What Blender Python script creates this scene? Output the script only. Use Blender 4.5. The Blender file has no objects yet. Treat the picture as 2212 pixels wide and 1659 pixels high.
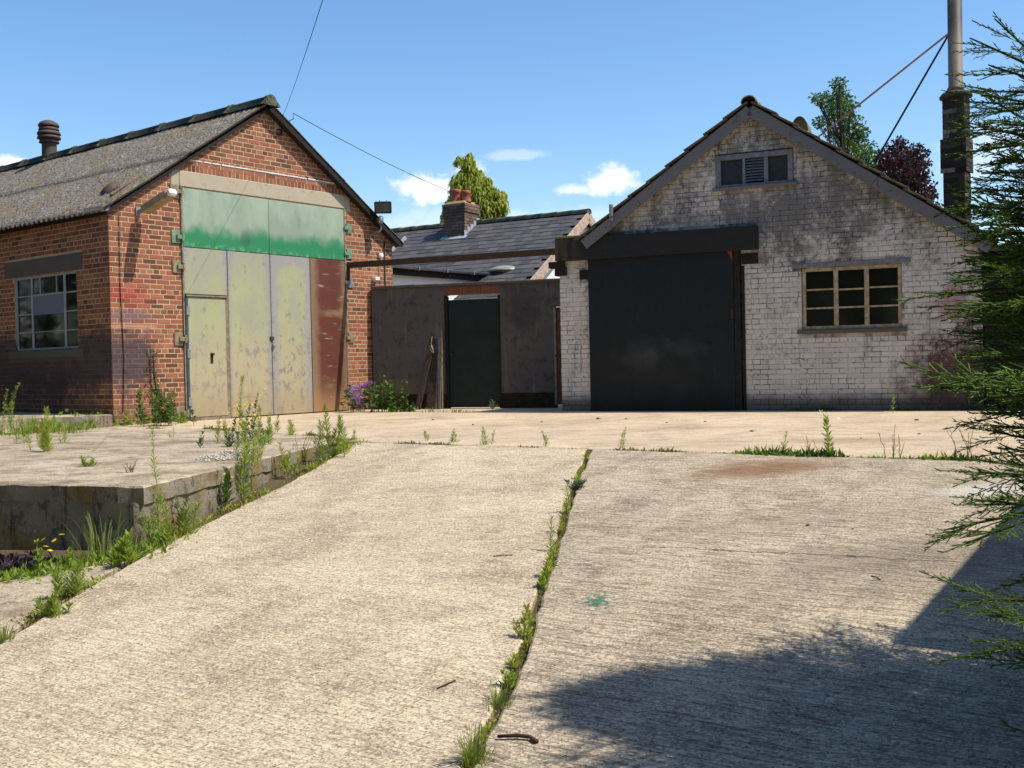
import bpy, math, random
import numpy as np
from mathutils import Vector, Matrix
random.seed(7)
RNG = np.random.default_rng(11)
SC = bpy.context.scene
COL = SC.collection
rad = math.radians

# ------------------------------------------------------------------ camera
FPX, ROLL, EYE = 2305.0, 0.021, 0.78           # focal length in px of a 2212 x 1659 picture
PITCH = math.atan(42.5 / FPX)
_R0 = np.array([1, 0, 0.]); CF = np.array([0, math.cos(PITCH), -math.sin(PITCH)])
_U0 = np.array([0, math.sin(PITCH), math.cos(PITCH)])
CR = math.cos(ROLL) * _R0 - math.sin(ROLL) * _U0
CU = math.sin(ROLL) * _R0 + math.cos(ROLL) * _U0
CO = np.array([0, 0, EYE])
cam = bpy.data.cameras.new('camera'); cam_o = bpy.data.objects.new('camera', cam); COL.objects.link(cam_o)
cam.sensor_width = 36; cam.lens = 36 * FPX / 2212; cam.clip_start = 0.05; cam.clip_end = 3000
cam_o.matrix_world = Matrix(((CR[0], CU[0], -CF[0], 0), (CR[1], CU[1], -CF[1], 0), (CR[2], CU[2], -CF[2], EYE), (0, 0, 0, 1)))
SC.camera = cam_o

# ------------------------------------------------------------------ light
SUN_AZ, SUN_EL = rad(-15.5), rad(57)
SUN = np.array([math.cos(SUN_EL) * math.cos(SUN_AZ), math.cos(SUN_EL) * math.sin(SUN_AZ), math.sin(SUN_EL)])
sl = bpy.data.lights.new('sun', 'SUN'); sl.energy = 4.5; sl.angle = rad(0.5); sl.color = (1.0, 0.94, 0.84)
so = bpy.data.objects.new('sun', sl); COL.objects.link(so)
so.rotation_euler = Vector(SUN).to_track_quat('Z', 'Y').to_euler()
so.location = (10, -5, 15)
SC.view_settings.view_transform = 'Standard'; SC.view_settings.look = 'None'
SC.view_settings.exposure = 0.30; SC.view_settings.gamma = 1.0

def ray(u, v): return (u - 1106) / FPX * CR - (v - 829.5) / FPX * CU + CF
def at_z(u, v, z=0.0):
    d = ray(u, v); return CO + d * ((z - EYE) / d[2])
def at_d(u, v, D): return CO + ray(u, v) * D
def sdist(x, y): return (x - .69) * -.549 + (y - 9.67) * -.836
def gz(x, y): return -.105 * max(0.0, sdist(x, y))
def ramp_pt(u, v):
    d = ray(u, v)
    if d[2] >= 0: return CO + d * 30
    t0 = .5
    for t in np.arange(.8, 40, .05):
        q = CO + t * d
        if q[2] <= gz(q[0], q[1]): break
        t0 = t
    lo, hi = t0, t
    for _ in range(20):
        m = (lo + hi) / 2; q = CO + m * d
        if q[2] <= gz(q[0], q[1]): hi = m
        else: lo = m
    return CO + hi * d

# ------------------------------------------------------------------ node helper
class M:
    def __init__(s, name, world=False):
        if world:
            s.w = bpy.data.worlds.new(name); s.w.use_nodes = True; s.nt = s.w.node_tree; s.nt.nodes.clear()
            return
        s.m = bpy.data.materials.new(name); s.m.use_nodes = True; s.nt = s.m.node_tree
        s.b = s.nt.nodes['Principled BSDF']
    def N(s, t, ins=None, **kw):
        n = s.nt.nodes.new('ShaderNode' + t)
        for k, v in kw.items(): setattr(n, k, v)
        for k, v in (ins or {}).items(): s.set(n.inputs[k], v)
        return n
    def set(s, sock, v):
        if isinstance(v, bpy.types.NodeSocket): s.nt.links.new(v, sock)
        elif isinstance(v, (tuple, list)) and sock.type == 'RGBA' and len(v) == 3: sock.default_value = (*v, 1)
        else: sock.default_value = v
    def pos(s): return s.N('NewGeometry').outputs['Position']
    def local(s, ob): return s.N('TexCoord', object=ob).outputs['Object']
    def objco(s): return s.N('TexCoord').outputs['Object']
    def rnd(s):
        a = s.N('ObjectInfo').outputs['Random']; b = s.N('NewGeometry').outputs['Random Per Island']
        return s.math('FRACT', s.math('ADD', a, b))
    def math(s, op, a, b=None, c=None, clamp=False):
        n = s.N('Math', operation=op, use_clamp=clamp)
        for i, v in enumerate((a, b, c)):
            if v is not None: s.set(n.inputs[i], v)
        return n.outputs[0]
    def mul(s, a, b): return s.math('MULTIPLY', a, b)
    def add(s, a, b): return s.math('ADD', a, b)
    def sub(s, a, b): return s.math('SUBTRACT', a, b)
    def sep(s, v):
        n = s.N('SeparateXYZ', {0: v}); return n.outputs
    def comb(s, x, y, z): return s.N('CombineXYZ', {0: x, 1: y, 2: z}).outputs[0]
    def scale(s, v, sc):
        n = s.N('VectorMath', operation='MULTIPLY'); s.set(n.inputs[0], v); n.inputs[1].default_value = sc; return n.outputs[0]
    def dot(s, v, d):
        n = s.N('VectorMath', operation='DOT_PRODUCT'); s.set(n.inputs[0], v); n.inputs[1].default_value = d; return n.outputs['Value']
    def noise(s, v, sc, det=4, ro=.55, di=0.0, col=False):
        n = s.N('TexNoise', {'Vector': v, 'Scale': sc, 'Detail': det, 'Roughness': ro, 'Distortion': di}); return n.outputs[1 if col else 0]
    def vor(s, v, sc, out=0, feature='F1', rnd=1.0):
        n = s.N('TexVoronoi', {'Vector': v, 'Scale': sc, 'Randomness': rnd}, feature=feature); return n.outputs[out]
    def ss(s, x, a, b, lo=0.0, hi=1.0):
        n = s.N('MapRange', interpolation_type='SMOOTHSTEP'); s.set(n.inputs['Value'], x)
        n.inputs['From Min'].default_value = a; n.inputs['From Max'].default_value = b
        n.inputs['To Min'].default_value = lo; n.inputs['To Max'].default_value = hi; return n.outputs[0]
    def mix(s, f, a, b, bl='MIX'):
        n = s.N('Mix', data_type='RGBA', blend_type=bl); s.set(n.inputs[0], f); s.set(n.inputs[6], a); s.set(n.inputs[7], b); return n.outputs[2]
    def ramp(s, f, st):
        n = s.N('ValToRGB', {0: f}); e = n.color_ramp.elements
        while len(e) > 1: e.remove(e[-1])
        e[0].position = st[0][0]; e[0].color = (*st[0][1], 1)
        for p, c in st[1:]:
            q = e.new(p); q.color = (*c, 1)
        return n.outputs[0]
    def bump(s, h, st=.5, di=.01, nrm=None):
        n = s.N('Bump', {'Height': h, 'Strength': st, 'Distance': di})
        if nrm is not None: s.set(n.inputs['Normal'], nrm)
        return n.outputs[0]
    def disc(s, x, z, cx, cz, rx, rz):        # 1 in the middle of an ellipse, 0 on its edge
        a = s.mul(s.sub(x, cx), 1 / rx); b = s.mul(s.sub(z, cz), 1 / rz)
        return s.sub(1.0, s.math('SQRT', s.add(s.mul(a, a), s.mul(b, b))))
    def out(s, col, ro=.8, nrm=None, spec=.3, met=0.0):
        s.set(s.b.inputs['Base Color'], col); s.set(s.b.inputs['Roughness'], ro)
        s.b.inputs['Specular IOR Level'].default_value = spec; s.set(s.b.inputs['Metallic'], met)
        if nrm is not None: s.set(s.b.inputs['Normal'], nrm)
        return s.m

# ------------------------------------------------------------------ sky
w = M('World', world=True); SC.world = w.w
sky = w.N('TexSky', sky_type='NISHITA', sun_disc=False, sun_elevation=SUN_EL, sun_rotation=math.pi / 2 - SUN_AZ,
          altitude=60, air_density=1.0, dust_density=0.6, ozone_density=1.6)
gen = w.N('TexCoord').outputs['Generated']
sx, sy, sz = w.sep(gen)[:3]
az_ = w.math('ARCTAN2', sx, sy); el_ = w.math('ARCSINE', sz)
cl_n = w.noise(w.scale(gen, (1, 1, 1.3)), 30, 7, .6)
cl_f = w.noise(w.scale(gen, (1, 1, 1.2)), 85, 6, .62)
wob = w.add(w.mul(w.sub(cl_n, .5), 1.5), w.mul(w.sub(cl_f, .5), 1.1))
def pix_ang(u, v):
    d = ray(u, v); d = d / np.linalg.norm(d); return math.atan2(d[0], d[1]), math.asin(d[2])
cloud = None
def blob(a, e, ra, re, gain=1.0):
    global cloud
    b = w.disc(az_, el_, a, e, ra, re)
    # flat-bottomed: lower half falls off faster
    b = w.mul(w.ss(w.add(b, w.mul(wob, .95)), .0, .68), gain)
    cloud = b if cloud is None else w.math('MAXIMUM', cloud, b)
for u, v, ru, rv, g in [(925, 405, 105, 42, 1.0), (1320, 392, 72, 40, .92), (1010, 395, 60, 60, .8), (10, 352, 62, 22, 1.0),
                        (1245, 410, 46, 16, .6), (1000, 480, 260, 45, .30), (1400, 470, 300, 40, .25), (1110, 335, 90, 14, .28), (2130, 330, 110, 70, .35)]:
    a, e = pix_ang(u, v); blob(a, e, ru / FPX, rv / FPX, g)
for a, e, ra, re in [(-.9, .16, .08, .03), (-1.5, .2, .12, .04), (-2.2, .15, .09, .03), (2.9, .22, .12, .04), (1.9, .18, .1, .035), (1.15, .17, .07, .03), (-2.8, .3, .1, .04)]:
    blob(a, e, ra, re)
band = w.mul(w.ss(el_, 0.0, .20, 1, 0), w.ss(w.noise(w.scale(gen, (2, 2, 9)), 3, 5, .6), .42, .75, 0, .42))
cloud = w.math('MAXIMUM', cloud, band)
SKY_STR = 0.15
skc = w.N('HueSaturation', {'Saturation': 1.22, 'Value': 1.05, 'Color': sky.outputs[0]}).outputs[0]
bg1 = w.N('Background', {'Color': skc, 'Strength': SKY_STR})
bg2 = w.N('Background', {'Color': (1.0, 1.0, 1.0), 'Strength': 1.0})
mixs = w.N('MixShader', {0: cloud}); w.nt.links.new(bg1.outputs[0], mixs.inputs[1]); w.nt.links.new(bg2.outputs[0], mixs.inputs[2])
wo = w.N('OutputWorld'); w.nt.links.new(mixs.outputs[0], wo.inputs[0])

# ------------------------------------------------------------------ mesh helpers
def link(o, parent=None):
    COL.objects.link(o)
    if parent is not None: o.parent = parent
    return o
def tag(o, label=None, cat=None, group=None, kind=None):
    if label: o['label'] = label
    if cat: o['category'] = cat
    if group: o['group'] = group
    if kind: o['kind'] = kind
    return o
def empty(name, loc=(0, 0, 0), rz=0.0, parent=None):
    o = bpy.data.objects.new(name, None); o.location = loc; o.rotation_euler = (0, 0, rz); o.empty_display_size = .2
    return link(o, parent)
def mk(name, V, F, mat, parent=None, smooth=False):
    me = bpy.data.meshes.new(name)
    me.from_pydata([tuple(v) for v in V], [], [tuple(f) for f in F])
    me.materials.append(mat)
    if smooth:
        me.polygons.foreach_set('use_smooth', [True] * len(me.polygons))
    return link(bpy.data.objects.new(name, me), parent)
def mk_np(name, V, F, mat, parent=None, smooth=False):
    V = np.asarray(V, np.float32); F = np.asarray(F, np.int32); k = F.shape[1]
    me = bpy.data.meshes.new(name)
    me.vertices.add(len(V)); me.vertices.foreach_set('co', V.ravel())
    me.loops.add(F.size); me.loops.foreach_set('vertex_index', F.ravel())
    me.polygons.add(len(F)); me.polygons.foreach_set('loop_start', np.arange(0, F.size, k, dtype=np.int32))
    if smooth: me.polygons.foreach_set('use_smooth', np.ones(len(F), bool))
    me.update(calc_edges=True); me.validate()
    me.materials.append(mat)
    return link(bpy.data.objects.new(name, me), parent)
class B:                                       # one mesh collected from several solids
    def __init__(s): s.V = []; s.F = []
    def raw(s, V, F):
        o = len(s.V); s.V += [tuple(v) for v in V]; s.F += [tuple(i + o for i in f) for f in F]; return s
    def box(s, x0, x1, y0, y1, z0, z1, bv=0.0):
        if bv <= 0:
            V = [(x, y, z) for z in (z0, z1) for y in (y0, y1) for x in (x0, x1)]
            return s.raw(V, [(0, 2, 3, 1), (4, 5, 7, 6), (0, 1, 5, 4), (2, 6, 7, 3), (0, 4, 6, 2), (1, 3, 7, 5)])
        b = bv; V = []
        for sx_, ex in ((x0, 1), (x1, -1)):
            for sy_, ey in ((y0, 1), (y1, -1)):
                for sz_, ez in ((z0, 1), (z1, -1)):
                    V += [(sx_, sy_ + ey * b, sz_ + ez * b), (sx_ + ex * b, sy_, sz_ + ez * b), (sx_ + ex * b, sy_ + ey * b, sz_)]
        c = lambda i, j, k, a: (i * 4 + j * 2 + k) * 3 + a
        F = []
        for i in (0, 1):
            F.append([c(i, 0, 0, 0), c(i, 0, 1, 0), c(i, 1, 1, 0), c(i, 1, 0, 0)][::1 if i == 0 else -1])
            F.append([c(0, i, 0, 1), c(1, i, 0, 1), c(1, i, 1, 1), c(0, i, 1, 1)][::1 if i == 0 else -1])
            F.append([c(0, 0, i, 2), c(0, 1, i, 2), c(1, 1, i, 2), c(1, 0, i, 2)][::1 if i == 0 else -1])
        for j in (0, 1):
            for k in (0, 1):
                F.append([c(0, j, k, 1), c(1, j, k, 1), c(1, j, k, 2), c(0, j, k, 2)])
                F.append([c(j, 0, k, 0), c(j, 1, k, 0), c(j, 1, k, 2), c(j, 0, k, 2)])
                F.append([c(j, k, 0, 0), c(j, k, 1, 0), c(j, k, 1, 1), c(j, k, 0, 1)])
        for i in (0, 1):
            for j in (0, 1):
                for k in (0, 1): F.append([c(i, j, k, a) for a in range(3)])
        return s.raw(V, F)
    def obox(s, p, q, wd, ht, up=(0, 0, 1), bv=0.0):       # beam from p to q
        p, q = Vector(p), Vector(q); d = (q - p); L = d.length; d.normalize()
        u = Vector(up); sd = d.cross(u).normalized(); u = sd.cross(d).normalized()
        t = B().box(0, L, -wd / 2, wd / 2, -ht / 2, ht / 2, bv)
        return s.raw([p + d * v[0] - sd * v[1] + u * v[2] for v in t.V], t.F)
    def tube(s, pts, r, n=8, cap=True):
        pts = [Vector(p) for p in pts]; rs = r if isinstance(r, (list, tuple)) else [r] * len(pts); o = len(s.V)
        ref = Vector((0, 0, 1)) if abs((pts[-1] - pts[0]).normalized().z) < .9 else Vector((1, 0, 0))
        for i, p in enumerate(pts):
            d = (pts[min(i + 1, len(pts) - 1)] - pts[max(i - 1, 0)]).normalized()
            a = d.cross(ref).normalized(); b = a.cross(d).normalized()
            for k in range(n):
                t = 2 * math.pi * k / n; s.V.append(tuple(p + (a * math.cos(t) + b * math.sin(t)) * rs[i]))
        for i in range(len(pts) - 1):
            for k in range(n):
                k2 = (k + 1) % n; s.F.append((o + i * n + k, o + i * n + k2, o + (i + 1) * n + k2, o + (i + 1) * n + k))
        if cap:
            s.F.append(tuple(o + k for k in range(n))[::-1]); e = o + (len(pts) - 1) * n; s.F.append(tuple(e + k for k in range(n)))
        return s
    def lathe(s, prof, c=(0, 0, 0), n=20):
        o = len(s.V)
        for r, z in prof:
            for k in range(n):
                t = 2 * math.pi * k / n; s.V.append((c[0] + r * math.cos(t), c[1] + r * math.sin(t), c[2] + z))
        for i in range(len(prof) - 1):
            for k in range(n):
                k2 = (k + 1) % n; s.F.append((o + i * n + k, o + i * n + k2, o + (i + 1) * n + k2, o + (i + 1) * n + k))
        s.F.append(tuple(o + k for k in range(n))[::-1]); e = o + (len(prof) - 1) * n; s.F.append(tuple(e + k for k in range(n)))
        return s
    def prism(s, poly, z0, z1):                            # plan polygon, z per vertex may be a list
        n = len(poly); zz1 = z1 if isinstance(z1, list) else [z1] * n; zz0 = z0 if isinstance(z0, list) else [z0] * n
        V = [(p[0], p[1], zz0[i]) for i, p in enumerate(poly)] + [(p[0], p[1], zz1[i]) for i, p in enumerate(poly)]
        F = [tuple(range(n))[::-1], tuple(range(n, 2 * n))] + [(i, (i + 1) % n, n + (i + 1) % n, n + i) for i in range(n)]
        return s.raw(V, F)
    def go(s, name, mat, parent=None, smooth=False): return mk(name, s.V, s.F, mat, parent, smooth)

def clip_poly(poly, planes):                   # keep a*x + b*z <= c
    for a, b, c in planes:
        out = []
        for i in range(len(poly)):
            p, q = poly[i], poly[(i + 1) % len(poly)]
            dp, dq = a * p[0] + b * p[1] - c, a * q[0] + b * q[1] - c
            if dp <= 0: out.append(p)
            if (dp < 0 < dq) or (dq < 0 < dp):
                t = dp / (dp - dq); out.append((p[0] + t * (q[0] - p[0]), p[1] + t * (q[1] - p[1])))
        poly = out
        if len(poly) < 3: return []
    return poly
def brick_solid(poly, d=.012, bv=.004, jit=0.0):  # front looks to -y
    n = len(poly); cx = sum(p[0] for p in poly) / n; cz = sum(p[1] for p in poly) / n
    def inset(p, t):
        dx, dz = p[0] - cx, p[1] - cz
        return (p[0] - math.copysign(min(t, abs(dx)), dx), p[1] - math.copysign(min(t, abs(dz)), dz))
    V = [(p[0], d, p[1]) for p in poly] + [(p[0], bv * .8 + jit, p[1]) for p in poly] + [(*[(q := inset(p, bv))[0], jit, q[1]],) for p in poly]
    F = [tuple(2 * n + i for i in range(n))]
    for r in (0, 1):
        for i in range(n):
            j = (i + 1) % n; F.append((r * n + i, r * n + j, (r + 1) * n + j, (r + 1) * n + i))
    return V, F
JG = .012
def lay_bricks(x0, x1, z0, z1, holes=(), planes=(), hdr=4, ph=0, course=.075, bl=.225, jx=.004):
    out = []; i = 0; z = z0
    while z < z1 - .02:
        head = hdr and (i + ph) % hdr == hdr - 1
        st = bl / 2 if head else bl
        x = x0 - (st / 2 if i % 2 else 0.0) + random.uniform(-jx, jx)
        top = min(z + course - JG, z1)
        while x < x1:
            a, b = max(x + JG / 2, x0), min(x + st - JG / 2, x1)
            segs = [(a, b)]
            for hx0, hx1, hz0, hz1 in holes:
                if min(top, hz1) - max(z, hz0) > .012:
                    ns = []
                    for p, q in segs:
                        if q <= hx0 or p >= hx1: ns.append((p, q)); continue
                        if hx0 - p > .02: ns.append((p, hx0))
                        if q - hx1 > .02: ns.append((hx1, q))
                    segs = ns
            for p, q in segs:
                if q - p < .025: continue
                po = [(p, z), (q, z), (q, top), (p, top)]
                cl = clip_poly(po, planes) if planes else po
                if len(cl) < 3: continue
                full = len(cl) == 4 and abs((q - p) - (st - JG)) < 1e-4 and abs(top - z - course + JG) < 1e-4 and all(abs(c1[0] - c2[0]) + abs(c1[1] - c2[1]) < 1e-6 for c1, c2 in zip(cl, po))
                out.append((cl, full, head))
            x += st
        z += course; i += 1
    return out
_bm = {}
def brick_mesh(w_, h_, mat):
    k = (round(w_, 4), round(h_, 4), mat.name)
    if k not in _bm:
        V, F = brick_solid([(-w_ / 2, -h_ / 2), (w_ / 2, -h_ / 2), (w_ / 2, h_ / 2), (-w_ / 2, h_ / 2)])
        me = bpy.data.meshes.new('brick'); me.from_pydata(V, [], F); me.materials.append(mat); _bm[k] = me
    return _bm[k]
def put_bricks(bricks, mat, parent, y=0.0, nmax=300, near=(0, 0), side=None, rest='brickwork', jd=.0022):
    """near: point (x, z) whose closest full bricks become objects; side: matrix for walls that do not face -y"""
    full = sorted([b for b in bricks if b[1]], key=lambda b: (b[0][0][0] - near[0]) ** 2 + (b[0][0][1] - near[1]) ** 2)
    pick = set(id(b) for b in full[:nmax]); bb = B()
    for b in bricks:
        po = b[0]; j = random.uniform(-jd, jd)
        if id(b) in pick:
            w_, h_ = po[1][0] - po[0][0], po[2][1] - po[1][1]
            o = bpy.data.objects.new('brick', brick_mesh(w_, h_, mat)); link(o, parent)
            loc = Vector(((po[0][0] + po[1][0]) / 2, y + j, (po[0][1] + po[2][1]) / 2))
            rot = Matrix.Rotation(random.gauss(0, .004), 4, 'Y') @ Matrix.Rotation(random.gauss(0, .006), 4, 'X')
            mtx = Matrix.Translation(loc) @ rot
            o.matrix_local = side @ mtx if side is not None else mtx
        else:
            V, F = brick_solid(po, jit=j)
            V = [Vector((v[0], v[1] + y, v[2])) for v in V]
            if side is not None: V = [side @ v for v in V]
            bb.raw(V, F)
    if bb.V: tag(bb.go(rest, mat, parent), kind='stuff')

# ------------------------------------------------------------------ frames of the two buildings
A_L = math.atan2(.789, .614); A_W = math.atan2(-.394, .919); A_M = rad(-17.4)
L0 = (-5.079, 16.605, 0); W0 = (.814, 17.400, 0); M0 = (-2.325, 19.685, 0)
LB = empty('brick_workshop', L0, A_L); WB = empty('painted_brick_garage', W0, A_W); MW = empty('rendered_yard_wall', M0, A_M)
def fr(o, a):
    c, s_ = math.cos(a), math.sin(a)
    return lambda x, y, z: np.array([o[0] + c * x - s_ * y, o[1] + s_ * x + c * y, o[2] + z])
LW, WW, MWf = fr(L0, A_L), fr(W0, A_W), fr(M0, A_M)

# ------------------------------------------------------------------ materials
def simple(name, col, ro=.7, var=.25, sc=8, spec=.3, met=0.0, bump=.15, bsc=60, obj=True, col2=None):
    m = M(name); v = m.objco() if obj else m.pos()
    n = m.noise(v, sc, 6, .6); c2 = col2 or tuple(c * (1 - var) for c in col)
    c = m.mix(m.ss(n, .35, .65), col, c2)
    c = m.mix(m.mul(m.ss(m.noise(v, sc * 6, 4), .4, .75), var), c, tuple(x * .5 for x in col))
    return m.out(c, ro, m.bump(m.noise(v, bsc, 3), bump, .004), spec, met)

# red brick of the workshop, sprayed with soot-black and red near its corner
def spray(m, c, x, y, z):
    v = m.comb(x, y, z)
    n = m.sub(m.noise(v, 2.6, 5, .6), .5); f = m.sub(m.noise(v, 9, 4, .6), .5)
    wob = m.add(m.mul(n, 1.5), m.mul(f, .5))
    front = m.ss(y, .25, .02)
    d1 = m.add(m.disc(x, z, -1.05, .95, .75, .62), wob)                 # black cloud on the corner
    c = m.mix(m.mul(m.ss(d1, .0, .55), .82), c, (.055, .048, .062))
    d2 = m.add(m.disc(x, z, -.9, 1.95, .55, .32), wob)                  # red mist above it
    c = m.mix(m.mul(m.mul(m.ss(d2, .1, .8), .55), front), c, (.40, .06, .05))
    d3 = m.add(m.disc(x, z, -.95, 1.62, .5, .13), m.mul(wob, .5))
    c = m.mix(m.mul(m.mul(m.ss(d3, .05, .6), .6), front), c, (.16, .12, .15))
    d5 = m.add(m.disc(x, z, -.9, 1.46, .6, .045), m.mul(wob, .35))
    c = m.mix(m.mul(m.mul(m.ss(d5, .1, .5), .6), front), c, (.62, .33, .20))
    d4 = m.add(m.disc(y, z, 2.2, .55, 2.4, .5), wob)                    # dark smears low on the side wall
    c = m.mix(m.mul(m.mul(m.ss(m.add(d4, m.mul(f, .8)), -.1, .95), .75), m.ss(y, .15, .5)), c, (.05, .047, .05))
    return c
m = M('red_brick'); v = m.local(LB); x, y, z = m.sep(v)[:3]; r = m.rnd()
c = m.ramp(r, [(0, (.11, .046, .030)), (.14, (.21, .074, .042)), (.45, (.30, .108, .058)), (.75, (.375, .15, .082)), (.92, (.25, .088, .047)), (1, (.14, .066, .042))])
c = m.mix(m.mul(m.ss(m.noise(v, 26, 5), .5, .75), .5), c, (.20, .085, .05))
c = m.mix(m.mul(m.ss(m.noise(m.scale(v, (1, 1, 14)), 6, 3), .55, .8), .25), c, (.50, .27, .17))
c = m.mix(m.mul(m.ss(m.noise(v, 1.3, 4), .45, .7), .3), c, (.26, .14, .085))
c = m.mix(m.mul(m.ss(z, .55, .02), .55), c, (.13, .085, .06))
c = spray(m, c, x, y, z)
h = m.add(m.noise(v, 90, 4), m.mul(m.noise(m.scale(v, (10, 10, 60)), 6, 2), .8))
RED_BRICK = m.out(c, .88, m.bump(h, .5, .004), .2)
m = M('mortar'); v = m.local(LB); x, y, z = m.sep(v)[:3]
c = m.mix(m.noise(v, 7, 5), (.58, .455, .285), (.42, .32, .195))
c = m.mix(m.mul(m.ss(z, .55, .02), .6), c, (.14, .10, .075))
c = spray(m, c, x, y, z)
MORTAR = m.out(c, .95, m.bump(m.noise(v, 140, 3), .6, .004), .1)

# flaking white paint on the garage
def whitewash(name, mortar=False):
    m = M(name); v = m.local(WB); x, y, z = m.sep(v)[:3]; r = m.rnd()
    c = m.mix(m.noise(v, 3, 5), (.80, .745, .67), (.60, .555, .49))
    c = m.mix(m.mul(r, .34), c, (.44, .39, .325))
    gr = m.add(m.mul(m.noise(m.scale(v, (1, 1, .7)), 1.3, 6, .75), 1.0), m.mul(m.noise(v, 11, 7, .8), .75))
    up = m.ss(z, 1.2, 3.4, 0, .13)                                   # soot and lichen thicken up the gable
    gr = m.add(m.add(gr, up), m.mul(m.ss(m.add(m.disc(x, z, 4.1, 2.9, 1.7, 1.0), m.mul(m.sub(m.noise(v, 2.5, 5), .5), 1.4)), 0, .8), .15))
    c = m.mix(m.mul(m.ss(gr, .86, 1.16), .86), c, (.115, .112, .102))
    st = m.noise(m.scale(v, (6, 1, .45)), 1.6, 4, .6)                # streaks
    c = m.mix(m.mul(m.ss(st, .56, .75), .45), c, (.14, .13, .115))
    fl = m.add(m.noise(v, 22, 5, .7), m.mul(m.noise(v, 2.2, 4), .5))
    exp_ = m.ss(fl, .86, .93)
    c = m.mix(m.mul(exp_, .75), c, (.19, .105, .075))
    wb = m.mul(m.sub(m.noise(v, 3.2, 6, .65), .5), 1.7)
    rd = m.ss(m.add(m.disc(x, z, 6.0, .45, .95, 1.05), wb), -.05, .55)
    rdm = m.mul(rd, m.ss(m.add(m.noise(v, 18, 6, .75), m.mul(m.ss(z, 1.2, .1), .25)), .38, .58, .25, .95)); c = m.mix(rdm, c, m.mix(m.add(m.noise(v, 6, 5, .7), m.mul(r, .25)), (.15, .06, .048), (.045, .026, .022)))
    rd2 = m.ss(m.add(m.disc(x, z, 5.9, 1.5, .4, .4), wb), .2, .6)
    c = m.mix(m.mul(rd2, .6), c, (.33, .13, .12))
    bs = m.ss(m.add(z, m.mul(wb, .10)), .34, .10)
    c = m.mix(m.mul(bs, .85), c, (.075, .06, .048))
    if mortar: c = m.mix(m.ss(m.add(m.noise(v, 2.6, 5, .6), m.mul(m.noise(v, 11, 3), .35)), .60, .84, .20, .88), c, (.06, .05, .042))
    c = m.mix(m.mul(m.ss(m.noise(v, 2.0, 5), .54, .7), .18), c, (.24, .225, .17))
    h = m.add(m.noise(v, 45, 5), m.mul(exp_, -.6))
    return m.out(c, .9, m.bump(h, .7, .006), .2)
WHITE_BRICK = whitewash('painted_brick'); WHITE_MORTAR = whitewash('painted_mortar', True)

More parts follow.
